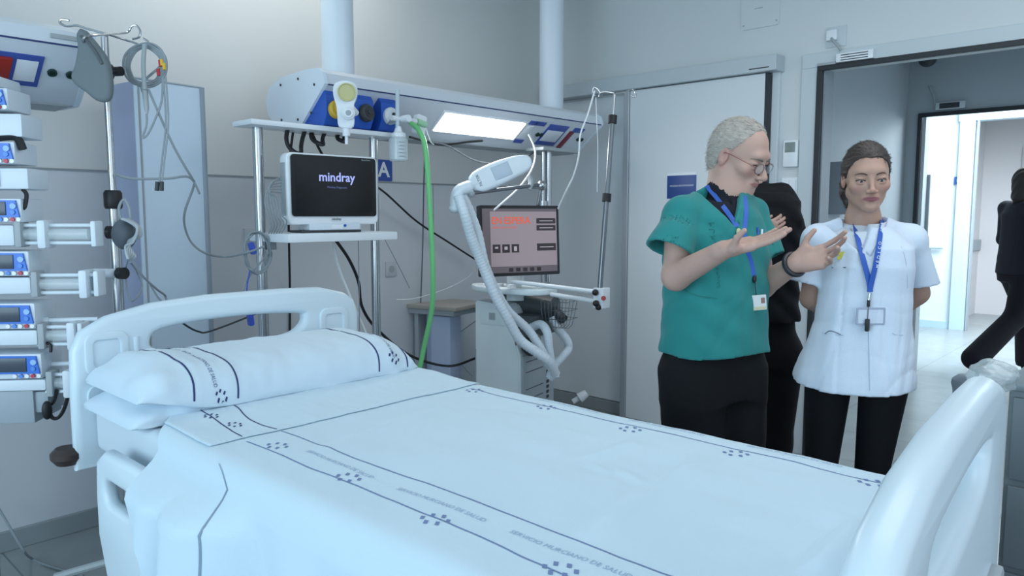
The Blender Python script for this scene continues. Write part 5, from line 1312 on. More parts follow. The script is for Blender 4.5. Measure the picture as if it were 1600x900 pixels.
def hand(F, wrist, dirv, palmn, side, s=1.0, curl=(25, 30, 20), spread=8, thumb=(.35, 1, .3), curls=None, thumb_r=.0095):
    """dirv: wrist->fingers; palmn: direction the palm faces; side: +1 when thumb lies toward (dirv x palmn)"""
    d = Vector(dirv).normalized(); n = Vector(palmn); n = (n-d*n.dot(d)).normalized(); a = d.cross(n)*side  # a: toward the thumb
    W = Vector(wrist); P = lambda u, v, w_: W+(d*u+a*v+n*w_)*s
    F.cap(P(-.01, 0, 0), P(.03, .0, .0), .024*s, .030*s, k=.015, flat=(n, 1.35))
    F.cap(P(.03, .018, 0), P(.082, .026, -.002), .017*s, .0125*s, k=.012); F.cap(P(.03, 0, 0), P(.088, .006, -.003), .018*s, .0125*s, k=.012)
    F.cap(P(.03, -.012, 0), P(.082, -.014, -.002), .017*s, .012*s, k=.012); F.cap(P(.025, -.018, 0), P(.074, -.031, 0), .016*s, .0115*s, k=.012)
    F.cap(P(.012, .020, .008), P(.045, .034, .010), .016*s, .013*s, k=.012)
    L = ((.044, .026, .020), (.048, .030, .022), (.045, .028, .021), (.035, .021, .019)); vs = (.027, .0075, -.0125, -.031); us = (.085, .090, .085, .076)
    for i in range(4):
        p = P(us[i], vs[i], -.002); sp = R((1.5-i)*spread); c = curls[i] if curls else curl; ang = 0
        dir0 = d*math.cos(sp)+a*math.sin(sp); r = .0088*s if i < 3 else .0076*s
        for j in range(3):
            ang += R(c[j]); v = dir0*math.cos(ang)+n*math.sin(ang); q = p+v*L[i][j]*s
            F.cap(p, q, r, r*.92, k=.003); p = q; r *= .92
    p = P(.030, .034, .010); t = (a*thumb[0]*0+d*thumb[0]+a*thumb[1]+n*thumb[2]).normalized(); q = p+t*.040*s
    F.cap(p, q, thumb_r*1.25*s, thumb_r*s, k=.008); t2 = (t*.8+d*.45).normalized(); F.cap(q, q+t2*.030*s, thumb_r*s, thumb_r*.8*s, k=.003)
class Multi:
    def __init__(self, *fs): self.fs = fs
    def pix(self, px, py, off=.002, D0=None):
        best = None
        for f in self.fs:
            h = f.pix(px, py, off)
            if h is not None and (best is None or (h-_c).length < (best-_c).length): best = h
        return best
def pxstrip(F, pts, wd, m, name, par, off=.003, n=4, th=.0015, side=None):
    """ribbon laid on the cloth along points given where the photo shows it"""
    P = []
    dense = cr([(x, y, 0) for x, y in pts], n)
    for q in dense:
        h = F.pix(q.x, q.y, off)
        if h is not None: P.append(h)
    if len(P) < 2: return None
    # smooth depth
    P = [P[0]]+[(P[i-1]+P[i]*2+P[i+1])/4 for i in range(1, len(P)-1)]+[P[-1]]
    bm = B(); prev = None; vn = -_f
    for i, p in enumerate(P):
        t = (P[min(i+1, len(P)-1)]-P[max(i-1, 0)]).normalized(); sd = t.cross(vn).normalized()*wd/2
        row = [bm.verts.new(p-sd), bm.verts.new(p+sd), bm.verts.new(p+sd-vn*th), bm.verts.new(p-sd-vn*th)]
        if prev:
            for a in range(4): bm.faces.new((prev[a], prev[(a+1) % 4], row[(a+1) % 4], row[a]))
        prev = row
    return obj(name, bm, m, par, ang=40)
def pxplate(F, cx, cy, w_, h_, m, name, par, off=.004, tilt=0, r=.002, th=.002, n=None):
    p = F.pix(cx, cy, off)
    M = frame(p, Vector((_r.x, _r.y, 0)), y=(0, 0, 1)) @ Matrix.Rotation(R(tilt), 4, 'Z')
    return obj(name, prism(B(), rr(w_, h_, r, 3), -th, th, M), m, par), M
def folds(seeds):
    """cloth creases: sum of directional ridges in (u, v, z)"""
    def fn(u, v, z):
        o = 0
        for au, av, az, ph, amp, wu, wz in seeds:
            ar = au*u+av*v+az*z+ph+1.3*np.sin(wu*u+wz*z+ph); o = o+amp*(.6*np.sin(ar)+.55*(1-2*np.abs(np.sin(ar*.5+.8))**.55))
        return o
    return fn
FH = Vector((_f.x, _f.y, 0)).normalized()
RH = _r.copy(); UP = Vector((0, 0, 1))
DARKT = cloth('black_trouser_cloth', '0e1014')
def shoe(F, a, fwd, s=1.0):
    f = Vector(fwd).normalized(); F.cap(Vector((a.x, a.y, .045))-f*.03, Vector((a.x, a.y, .035))+f*.13*s, .042*s, .036*s, k=.02); F.cap(Vector((a.x, a.y, .10)), Vector((a.x, a.y, .05)), .042, .045, k=.03)
    F.plane((0, 0, .002), (0, 0, -1))

# ------------------------------------------------------------------ the man in green scrubs
def man_in_scrubs():
    fw = (RH*.47-FH*.88).normalized(); rt = fw.cross(UP)
    c0 = at(1118, 430, 2.46); base = Vector((c0.x, c0.y, 0))
    t = thing('person', 'grey haired man in green scrubs and glasses gesturing with both hands', 'person', base)
    rs, ls = at(1066, 337, 2.36), at(1174, 337, 2.54); re, le = at(1056, 432, 2.32), at(1190, 446, 2.50)
    rw, lw = at(1130, 391, 2.14), at(1243, 412, 2.32)
    HM = hframe(at(1156, 243, 2.44), (RH*.70-FH*.71), 24, 4)
    rhip, lhip = base+rt*.09+UP*.90, base-rt*.09+UP*.90
    rk, lk = base+rt*.10+fw*.03+UP*.48, base-rt*.10+fw*.03+UP*.48; ra, la = base+rt*.11-fw*.01+UP*.08, base-rt*.11+UP*.08
    lo = (base.x-.48, base.y-.55, 0); hi = (base.x+.55, base.y+.48, 1.80)
    hc = HM.translation; h1 = at(1172, 380, 2.13); h2 = at(1280, 392, 2.27)
    F = Field(lo, hi, .010, [(hc, (.12, .12, .13), .0026), (h1, (.095, .095, .06), .0034), (h2, (.085, .085, .06), .0034)]); F.D0 = 1.7
    head(F, HM, 1.0)
    nb = at(1135, 305, 2.47)
    F.cap(HM @ Vector((0, -.030, -.05)), nb, .058, .064, k=.03); F.cap(HM @ Vector((0, .0, -.06)), nb+fw*.02+UP*.02, .045, .05, k=.03)
    F.cap(rs, ls, .036, .036, k=.04); F.cap(nb, nb-UP*.06, .060, .065, k=.03)
    F.column((base, rt, fw), [.86, .95, 1.1, 1.3, 1.38], [.13, .135, .13, .13, .10], [.09, .095, .09, .09, .06], k=.05)
    for a, b, r1, r2 in ((rs, re, .052, .040), (re, rw, .043, .028), (ls, le, .052, .040), (le, lw, .043, .028)): F.cap(a, b, r1, r2, k=.02)
    for a, b in ((rhip, rk), (lhip, lk)): F.cap(a, b, .085, .055, k=.03)
    for a, b in ((rk, ra), (lk, la)): F.cap(a, b, .055, .035, k=.02)
    d1 = (at(1210, 371, 2.08)-rw)
    hand(F, rw, d1, UP*.92-FH*.32, 1, 1.0, curl=(4, 8, 6), spread=1, thumb=(.60, .25, .80))
    d2 = (at(1312, 392, 2.26)-lw)
    hand(F, lw, d2, UP*.45-FH*.85, -1, 1.0, curls=[(14, 18, 12), (28, 24, 14), (38, 30, 16), (46, 34, 18)], spread=6, thumb=(.62, .75, .15))
    body = sobj('body', F, SKIN, t, headcols(HM, 'b8978a', 'a06e69'))
    facebits(F, HM, t, '6f6660', eyecol='3a3a3c')
    # hair: short, grey, receding
    H = Field([v-.14 for v in hc], [v+.14 for v in hc], .003); 
    H.ell((0, -.013, .033), (.0755, .0972, .0855), HM, .01); H.ell((0, -.03, .0), (.0735, .080, .10), HM, .02)
    Mi = np.array(HM.inverted())
    def loc(X, Y, Z): return [Mi[i, 0]*X+Mi[i, 1]*Y+Mi[i, 2]*Z+Mi[i, 3] for i in range(3)]
    def cutf(X, Y, Z):
        x, y, z = loc(X, Y, Z); zl = np.interp(y, [-.14, -.07, -.035, -.022, -.008, .008, .025, .038, .050], [-.085, -.075, -.05, .010, .022, .030, .048, .080, .13])
        zl = zl+(.004*np.sin(y*160+x*60)+.004*np.sin(y*420+z*300)*np.sin(x*350+1)); return (zl-z)*.7
    H.apply(cutf, [a[0] for a in H.ax], [a[-1]+1 for a in H.ax], 0, 'and', 0)
    H.apply(lambda X, Y, Z: .0022*np.sin(320*X+200*Y+60*np.sin(40*Z))*np.sin(210*Z+90*X), [a[0] for a in H.ax], [a[-1]+1 for a in H.ax], 0, 'disp', 0)
    ho = sobj('hair', H, mat('short_grey_hair', 'b0aaa2', .8, bump=.6, bscale=260, var=.18), t)
    Q = np.array(HM.to_3x3()); hcl = np.array(HM.translation-WM[t.name].translation)
    def comb(P, N):
        L = (P-hcl) @ Q; d = np.tile([0., -.75, -.55], (len(P), 1)); top = L[:, 2] > .08; d[top] = [.35, -.9, 0.]; return d @ Q.T
    strands(ho, 5200, comb, .020, .0022, .0011, 3)
    # undershirt
    U = Field(lo, hi, .010, [(at(1150, 330, 2.42), (.16, .16, .14), .005)]); U.D0 = 1.7
    U.column((base, rt, fw), [1.22, 1.30, 1.36, 1.41, 1.44], [.10, .12, .125, .10, .07], [.09, .102, .104, .09, .07], k=.02)
    U.cap(nb-UP*.03-fw*.005, nb+UP*.008+fw*.004, .072, .0715, k=.03); U.cap(rs+UP*.0, ls, .040, .040, k=.03)
    U.cap(nb+UP*.03+fw*.02, nb+UP*.08+fw*.04, .062, .07, k=.004, mode='cut')
    vp = at(1150, 318, 2.36)
    def vneck(tip, wk, depth, sh_=0):
        def fn(X, Y, Z):
            u = (X-tip.x)*RH.x+(Y-tip.y)*RH.y; v = (X-tip.x)*(-FH.x)+(Y-tip.y)*(-FH.y); z = Z-tip.z
            return np.maximum(np.maximum(np.abs(u+sh_*z)-z*wk, -z), -(v+depth))*.8
        return fn
    U.apply(vneck(at(1150, 322, 2.32), .30, .08, .0), [tip-.2 for tip in vp], [tip+.2 for tip in vp], .004, 'cut', 0)
    sobj('undershirt', U, cloth('black_shirt_cloth', '1b1e27'), t)
    # scrub tunic
    T = Field(lo, hi, .0055); T.D0 = 1.7
    fo = folds([(30, 8, -9, 0, .0060, 9, 6), (14, -22, 12, 1.5, .0055, 5, 9), (55, 20, 6, 2.2, .0026, 14, 8), (95, 40, 30, .7, .0014, 20, 9), (6, 5, 42, .4, .0022, 17, 4)])
    hemz = .945
    T.column((base, rt, fw), [hemz-.02, 1.0, 1.12, 1.25, 1.34, 1.39, 1.42, 1.445], [.182, .176, .172, .172, .164, .135, .10, .06], [.148, .142, .136, .134, .128, .115, .098, .07], k=.03, disp=fo)
    T.cap(rs, ls, .053, .053, k=.05); T.cap(nb-UP*.02-rt*.0, rs+UP*.012, .052, .050, k=.03); T.cap(nb-UP*.02, ls+UP*.010, .052, .048, k=.03); T.cap(nb-UP*.03, (rs+ls)/2, .078, .085, k=.06)
    rse = rs+(re-rs)*.62; lse = ls+(le-ls)*.70; rn = (re-rs).normalized()
    pe = at(1046, 392, 2.32); pl = at(1196, 404, 2.50)
    T.sleeve(rs, pe, .055, .076, rn-RH*.25, k=.018); T.sleeve(ls, pl, .053, .068, (le-ls).normalized()+RH*.2, k=.018)
    dsl = Vector((-.12, 0, -1))
    T.apply(lambda X, Y, Z: .0020*np.sin(60*Z+25*X+2*np.sin(20*Y))*np.ones_like(X+Y+Z), [a[0] for a in T.ax], (99, 99, 9), 0, 'disp', 0)
    T.cap(rs+(pe-rs)*.45, pe+(pe-rs)*.4, .057, .072, k=.004, mode='cut'); T.cap(ls+(pl-ls)*.5, pl+(pl-ls)*.4, .050, .063, k=.004, mode='cut')
    hz = lambda X, Y, Z: (hemz+.012*np.sin(9*X)+.018*((X-base.x)*RH.x+(Y-base.y)*RH.y)*-1.2-Z)*np.ones_like(X+Y+Z)
    T.apply(hz, [a[0] for a in T.ax], (9, 9, 1.0), 0, 'and', 0)
    T.apply(vneck(at(1155, 353, 2.26), .66, .20, .24), [q-.26 for q in vp], [q+.26 for q in vp], .003, 'cut', 0)
    T.cap(nb+UP*.02+fw*.01, nb+UP*.14+fw*.03, .068, .12, k=.004, mode='cut')
    GRN = cloth('green_scrub_cotton', '287f7e')
    tun = sobj('scrub_tunic', T, GRN, t)
    G2 = cloth('green_scrub_seam', '226e6b')
    pxstrip(T, [(1066, 442), (1068, 452), (1090, 462), (1120, 466)], .003, G2, 'pocket_edge', tun, .0015)
    pxstrip(T, [(1103, 285), (1122, 305), (1140, 330), (1151, 345), (1155, 350)], .011, G2, 'neckline_trim', tun, .0015)
    # printed word running down the front
    for k, ch in enumerate('MURCIA'):
        p = T.pix(1112+k*.6, 352+k*9.5, .0014)
        M = frame(p, Vector((_r.x, _r.y, 0))*.86+FH*-.3, y=(0, 0, 1)); obj('printed_lettering', textbm(ch, .026, M @ Matrix.Rotation(R(90), 4, 'Z'), .0003), G2, tun, False)
    for k, ch in enumerate('SALUD'):
        p = T.pix(1120+k*.6, 420+k*6.5, .0014)
        M = frame(p, Vector((_r.x, _r.y, 0))*.86+FH*-.3, y=(0, 0, 1)); obj('printed_lettering', textbm(ch, .018, M @ Matrix.Rotation(R(90), 4, 'Z'), .0003), G2, tun, False)
    # trousers
    Tr = Field((lo[0], lo[1], 0), (hi[0], hi[1], 1.02), .009); 
    Tr.column((base, rt, fw), [.80, .9, 1.0], [.165, .165, .15], [.12, .12, .11], k=.05)
    for a, b in ((rhip, rk), (lhip, lk)): Tr.cap(a-UP*.02, b, .108, .088, k=.04)
    for a, b in ((rk, ra), (lk, la)): Tr.cap(a, b+UP*.02, .088, .075, k=.03)
    Tr.plane((0, 0, .06), (0, 0, -1))
    Tr.apply(folds([(30, 20, -14, 0, .005, 9, 12)]), [a[0] for a in Tr.ax], (9, 9, .9), 0, 'disp', 0)
    sobj('trousers', Tr, DARKT, t)
    for a in (ra, la):
        S = Field((a.x-.25, a.y-.25, -.02), (a.x+.25, a.y+.25, .2), .008); shoe(S, a, fw); sobj('shoe', S, mat('white_clog', 'cfd4d6', .5), t)
    # glasses
    gm = mat('thin_metal_frame', '55585c', .3, .8)
    for sx in (-1, 1):
        c = Vector((sx*.032, .1005, -.008)); pts = [HM @ (c+Vector((math.cos(a)*.0235, -abs(math.cos(a)) * .004 if sx*math.cos(a) > 0 else 0, math.sin(a)*.0165))) for a in [2*math.pi*k/20 for k in range(20)]]
        obj('glasses_rim', tube(B(), pts, .0011, 6, 2, True), gm, t)
        obj('glasses_lens', prism(B(), [(math.cos(a)*.0228, math.sin(a)*.016) for a in [2*math.pi*k/24 for k in range(24)]], -.0004, .0004, HM @ Matrix.Translation(c) @ Matrix.Rotation(R(90), 4, 'X')), mat('lens_glass', 'dfe8ec', .05, alpha=.14, spec=1), t)
        obj('glasses_arm', tube(B(), [HM @ Vector((sx*.055, .098, -.002)), HM @ Vector((sx*.072, .06, .004)), HM @ Vector((sx*.078, .0, .008)), HM @ Vector((sx*.079, -.014, .004))], .0013, 6), mat('brown_temple_tip', '8a4d48', .4), t)
    obj('glasses_bridge', tube(B(), [HM @ Vector((-.010, .1005, -.004)), HM @ Vector((0, .104, -.001)), HM @ Vector((.010, .1005, -.004))], .0012, 6), gm, t)
    # watch
    wd = (lw-le).normalized(); wc = lw-wd*.006
    u = wd.orthogonal().normalized(); v = wd.cross(u)
    obj('watch_strap', tube(B(), [wc+u*math.cos(a)*.035+v*math.sin(a)*.034 for a in [2*math.pi*k/20 for k in range(20)]], .0085, 8, 2, True), mat('watch_black', '1d2027', .4), t)
    # lanyard
    LB = mat('lanyard_blue', '2a58b0', .6)
    pxstrip(Multi(T, U), [(1094, 278), (1104, 290), (1122, 312), (1140, 336), (1152, 354)], .015, LB, 'lanyard', t, .0055)
    pxstrip(Multi(T, U), [(1163, 306), (1166, 325), (1165, 345), (1163, 365), (1166, 385), (1174, 410), (1178, 432)], .014, LB, 'lanyard', t, .0055)
    b_, M = pxplate(T, 1182, 473, .062, .048, mat('badge_card', 'cdd2d4', .35), 'id_badge', t, .012, 5)
    obj('badge_photo', prism(B(), rr(.012, .018, .001, 2), .002, .0026, M @ Matrix.Translation((.02, .006, 0))), mat('badge_photo_brown', '8a6a62', .5), b_)
    obj('badge_band', prism(B(), rr(.06, .01, .001, 2), .002, .0025, M @ Matrix.Translation((0, -.018, 0))), mat('badge_cream', 'c2bf9e', .5), b_)
    q = T.pix(1179, 436, .008); obj('badge_clip', sph(B(), q, .010, 14, (.8, .6, 1.3)), BLK, t)
    q2 = M @ Vector((0, .024, 0)); obj('badge_cord', tube(B(), [q, (q+q2)/2, q2], .0012, 6), BLK, t)
    q = T.pix(1154, 362, .008); obj('badge_reel', sph(B(), q, .011, 14, (1, .6, 1)), mat('reel_cream', 'b9b795', .4), t)
    bm = B(); q = T.pix(1190, 368, .004); cyl(bm, q-UP*.006, q+UP*.02, .004); obj('pen', bm, WHT, t)
    q = T.pix(1184, 364, .004); bm = cyl(B(), q-UP*.006, q+UP*.018, .003); obj('pen', bm, BLU, t)
    return t, F, T, HM
man, MF, MT, MH = man_in_scrubs()

# ------------------------------------------------------------------ the woman in white
def woman_in_white():
    fw = (-FH*.93-RH*.38).normalized(); rt = fw.cross(UP)     # rt points to image left
    c0 = at(1350, 430, 2.47); base = Vector((c0.x, c0.y, 0))
    t = thing('person', 'dark haired woman in white tunic with blue lanyard, hands behind back', 'person', base)
    rs, ls = at(1278, 376, 2.49), at(1422, 376, 2.50); re, le = at(1268, 466, 2.57), at(1434, 458, 2.58)
    rw, lw = at(1315, 505, 2.66), at(1385, 505, 2.66)
    HM = hframe(at(1354, 277, 2.43), (-FH*.97-RH*.25), 7, 2)
    s = .955
    rhip, lhip = base+rt*.095+UP*.86, base-rt*.075+UP*.86
    rk, lk = base+rt*.11+UP*.46, base-rt*.045+UP*.46; ra, la = base+rt*.11-fw*.02+UP*.08, base-rt*.05-fw*.02+UP*.08
    lo = (base.x-.42, base.y-.42, 0); hi = (base.x+.42, base.y+.42, 1.72); hc = HM.translation
    F = Field(lo, hi, .010, [(hc, (.115, .115, .125), .0024)]); F.D0 = 1.7
    head(F, HM, s, True, .95)
    nb = at(1348, 347, 2.50)
    F.cap(HM @ Vector((0, -.030, -.06)), nb, .046, .050, k=.03); F.cap(nb, nb-UP*.06, .052, .055, k=.03)
    F.cap(rs-UP*.005, ls-UP*.005, .030, .030, k=.03)
    F.column((base, rt, fw), [.86, .92, 1.05, 1.20, 1.28], [.125, .12, .10, .11, .09], [.085, .085, .075, .08, .06], k=.05)
    for a, b, r1, r2 in ((rs, re, .044, .034), (re, rw, .036, .025), (ls, le, .044, .034), (le, lw, .036, .025)): F.cap(a, b, r1, r2, k=.02)
    hand(F, rw, lw-rw-UP*.05, -fw, 1, .9); hand(F, lw, rw-lw-UP*.09, -fw, -1, .9)
    for a, b in ((rhip, rk), (lhip, lk)): F.cap(a, b, .062, .040, k=.02)
    for a, b in ((rk, ra), (lk, la)): F.cap(a, b, .040, .028, k=.02)
    sobj('body', F, SKIN, t, headcols(HM, 'b08d7d', '8a5156', s))
    facebits(F, HM, t, '4c3d38', s, '2b2422', .75)
    H = Field([v-.15 for v in hc], [v+.15 for v in hc], .0028)
    H.ell((0, -.014*s, .034*s), (.0785*s*.95, .0985*s, .0885*s), HM, .01); H.ell((0, -.035*s, 0), (.074*s*.95, .078*s, .09*s), HM, .02)
    Mi = np.array(HM.inverted())
    def loc(X, Y, Z): return [(Mi[i, 0]*X+Mi[i, 1]*Y+Mi[i, 2]*Z+Mi[i, 3])/s for i in range(3)]
    def cutf(X, Y, Z):
        x, y, z = loc(X, Y, Z); zl = np.interp(y, [-.14, -.05, -.025, -.005, .012, .03, .05, .068, .09], [-.085, -.08, -.05, .004, .0, .028, .056, .073, .088])
        zl = np.maximum(zl, -.2)-.006*np.exp(-(x/.02)**2); return (zl-z)*.7
    A = [a[0] for a in H.ax]; Z_ = [a[-1]+1 for a in H.ax]
    H.apply(cutf, A, Z_, 0, 'and', 0)
    def ripples(X, Y, Z):
        x, y, z = loc(X, Y, Z); return .0010*np.sin(170*np.arctan2(x, z+.06))+.0008*np.sin(90*x+260*z)
    H.apply(ripples, A, Z_, 0, 'disp', 0)
    pt = at(1327, 300, 2.49)
    H.cap(HM @ Vector((.045, -.075, -.03)), pt+FH*.02, .024, .022, k=.02); H.cap(pt+FH*.02, pt-UP*.035+FH*.01, .021, .013, k=.01)
    ho = sobj('hair', H, mat('dark_brown_hair', '352c29', .5, bump=.4, bscale=200, var=.2), t)
    Q = np.array(HM.to_3x3()); hcl = np.array(HM.translation-WM[t.name].translation)
    def comb(P, N):
        L = (P-hcl) @ Q; tgt = np.array([.03, -.10, -.02]); d = tgt-L; tail = L[:, 2] < -.045; d[tail] = [0, 0, -1.]; return d @ Q.T
    strands(ho, 4200, comb, .024, .0008, .0011, 5, .03)
    # white T-shirt under the tunic
    U = Field((lo[0], lo[1], .95), hi, .006); U.D0 = 1.7
    U.column((base, rt, fw), [1.12, 1.2, 1.27, 1.31, 1.345], [.10, .12, .135, .10, .07], [.09, .10, .104, .085, .06], k=.02); U.cap(rs-UP*.012, ls-UP*.012, .040, .040, k=.04)
    U.cap(nb-UP*.05, nb-UP*.015, .076, .062, k=.03)
    U.ell((0, 0, 0), (.062, .075, .032), Matrix.Translation(nb+UP*.018+fw*.03), .004, 'cut')
    sobj('t_shirt', U, cloth('white_jersey', 'cfd8e2'), t)
    T = Field((lo[0], lo[1], .78), hi, .0052); T.D0 = 1.7
    fo = folds([(46, 10, -5, 0, .0065, 9, 5), (28, -18, 9, 1.5, .0050, 6, 7), (75, 22, 8, 2.2, .0030, 14, 8), (120, 35, 10, .7, .0016, 20, 9), (8, 5, 44, .4, .0016, 22, 4)])
    def hemf(u, v, z): return fo(u, v, z)*np.clip((1.5-z)/.3, .35, 1.25)
    T.column((base, rt, fw), [.80, .86, .95, 1.05, 1.15, 1.23, 1.29, 1.325, 1.355], [.188, .180, .160, .143, .140, .146, .140, .11, .07], [.150, .145, .13, .118, .115, .120, .108, .09, .065],
             cx=[.022, .018, .01, .0, 0, 0, 0, 0, 0], k=.03, disp=hemf)
    T.cap(rs, ls, .046, .046, k=.05); T.cap(nb-UP*.028, rs+UP*.006, .050, .046, k=.03); T.cap(nb-UP*.028, ls+UP*.006, .050, .046, k=.03); T.cap(nb-UP*.045, (rs+ls)/2, .074, .075, k=.06)
    pe = at(1258, 443, 2.53); ple = at(1440, 446, 2.54)
    T.sleeve(rs, pe, .047, .058, UP*-1-RH*.25, k=.018); T.sleeve(ls, ple, .047, .056, UP*-1+RH*.18, k=.018)
    T.cap(rs+(pe-rs)*.5, pe+(pe-rs)*.4, .042, .053, k=.004, mode='cut'); T.cap(ls+(ple-ls)*.5, ple+(ple-ls)*.4, .042, .051, k=.004, mode='cut')
    T.apply(lambda X, Y, Z: (.832+.010*np.sin(14*X+3)-.008*np.cos(9*Y)-Z)*np.ones_like(X+Y+Z), A and [a[0] for a in T.ax], (9, 9, .95), 0, 'and', 0)
    tip = at(1361, 398, 2.30)
    def vn(X, Y, Z):
        u = (X-tip.x)*RH.x+(Y-tip.y)*RH.y; v = (X-tip.x)*(-FH.x)+(Y-tip.y)*(-FH.y); z = Z-tip.z
        return np.maximum(np.maximum(np.abs(u+.02*z/.15)-np.minimum(z*.66, .070), -z), -(v+.19))*.8
    T.apply(vn, [q-.3 for q in tip], [q+.3 for q in tip], .003, 'cut', 0)
    T.cap(nb+UP*.0+fw*.01, nb+UP*.10+fw*.02, .070, .10, k=.004, mode='cut')
    WT = cloth('white_tunic_cotton', 'ccd9e8')
    tun = sobj('tunic', T, WT, t)
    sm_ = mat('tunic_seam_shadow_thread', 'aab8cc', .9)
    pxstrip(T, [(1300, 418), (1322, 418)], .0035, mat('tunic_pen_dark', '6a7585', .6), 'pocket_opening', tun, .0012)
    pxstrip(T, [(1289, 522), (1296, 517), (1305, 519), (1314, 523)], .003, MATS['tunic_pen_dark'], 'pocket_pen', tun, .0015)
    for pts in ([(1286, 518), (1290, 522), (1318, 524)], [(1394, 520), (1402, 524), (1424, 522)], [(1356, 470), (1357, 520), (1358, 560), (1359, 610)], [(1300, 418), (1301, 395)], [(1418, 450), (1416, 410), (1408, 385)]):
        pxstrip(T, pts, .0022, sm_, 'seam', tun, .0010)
    for pts in ([(1319, 335), (1328, 355), (1343, 380), (1360, 399)], [(1389, 337), (1381, 362), (1361, 399)]): pxstrip(Multi(T, U), pts, .0045, sm_, 'neckline_trim', tun, .0022)  # V edges drawn in a shadow tone to set tunic off from T-shirt
    q = T.pix(1315, 400, .001)
    YG = mat('printed_yellow_green', 'c3c24e', .8)
    for dx, dy in ((-.006, .008), (.006, .009), (0, 0), (-.009, -.006), (.004, -.010)):
        obj('printed_logo', prism(B(), [(math.cos(a)*.006, math.sin(a)*.006) for a in [2*math.pi*k/12 for k in range(12)]], -.0002, .0008, frame(q+RH*dx+UP*dy, RH, y=(0, 0, 1))), YG, tun)
    # leggings
    Tr = Field((lo[0], lo[1], .05), (hi[0], hi[1], .96), .008)
    Tr.column((base, rt, fw), [.84, .95], [.155, .14], [.115, .105], k=.05)
    for a, b in ((rhip, rk), (lhip, lk)): Tr.cap(a-UP*.02, b, .076, .048, k=.012)
    for a, b in ((rk, ra), (lk, la)): Tr.cap(a, b+UP*.02, .048, .036, k=.02); Tr.cap(a-UP*.10-fw*.01, a-UP*.14-fw*.01, .046, .044, k=.03)
    Tr.plane((0, 0, .09), (0, 0, -1)); sobj('leggings', Tr, cloth('black_leggings_jersey', '0e1116'), t)
    for a in (ra, la):
        S = Field((a.x-.25, a.y-.25, -.02), (a.x+.25, a.y+.25, .2), .008); shoe(S, a, fw, .9); sobj('shoe', S, MATS['white_clog'], t)
    LB = mat('lanyard_blue', '2a58b0', .6)
    pxstrip(Multi(T, U), [(1330, 322), (1334, 345), (1341, 375), (1349, 405), (1358, 440), (1360, 456)], .0165, LB, 'lanyard', t, .008)
    l2 = pxstrip(Multi(T, U), [(1381, 324), (1378, 350), (1373, 385), (1368, 415), (1361, 445), (1359, 456)], .0165, LB, 'lanyard', t, .008)
    for k, ch in enumerate('MÉDICO'):
        p = T.pix(1371.5+k*.75, 416-k*7.2, .0125)
        obj('lanyard_lettering', textbm(ch, .014, frame(p, RH, y=(0, 0, 1)) @ Matrix.Rotation(R(83), 4, 'Z'), .0003), WHT, t, False)
    for k, ch in enumerate('SMS'):
        p = T.pix(1377.5+k*.5, 360-k*5.5, .0125)
        obj('lanyard_lettering', textbm(ch, .012, frame(p, RH, y=(0, 0, 1)) @ Matrix.Rotation(R(83), 4, 'Z'), .0003), WHT, t, False)
    b_, M = pxplate(T, 1360, 494, .088, .052, mat('badge_clear', 'c6d2e2', .3), 'id_badge', t, .006)
    obj('badge_rim', plate(rr(.090, .054, .004, 3), [rr(.082, .046, .003, 3)], .003, .001, M @ Matrix.Translation((0, 0, .002))), mat('badge_rim', '9aa6ba', .4), b_)
    q = T.pix(1357, 474, .012); bm = B(); box(bm, (-.005, -.004, -.011), (.005, .004, .011), Matrix.Translation(q), .002); obj('badge_clip', bm, BLK, t)
    q1 = T.pix(1359, 458, .010); obj('clip_ring', cyl(B(), q1, q+UP*.01, .004), STEEL, t)
    q2 = T.pix(1355, 508, .018); bm = B(); box(bm, (-.008, -.006, -.020), (.008, .006, .020), Matrix.Translation(q2), .004); obj('key_fob', bm, BLK, t)
    obj('fob_cord', cyl(B(), q, q2, .001), BLK, t)
    return t, F, T, HM
woman, WF, WT_, WH = woman_in_white()
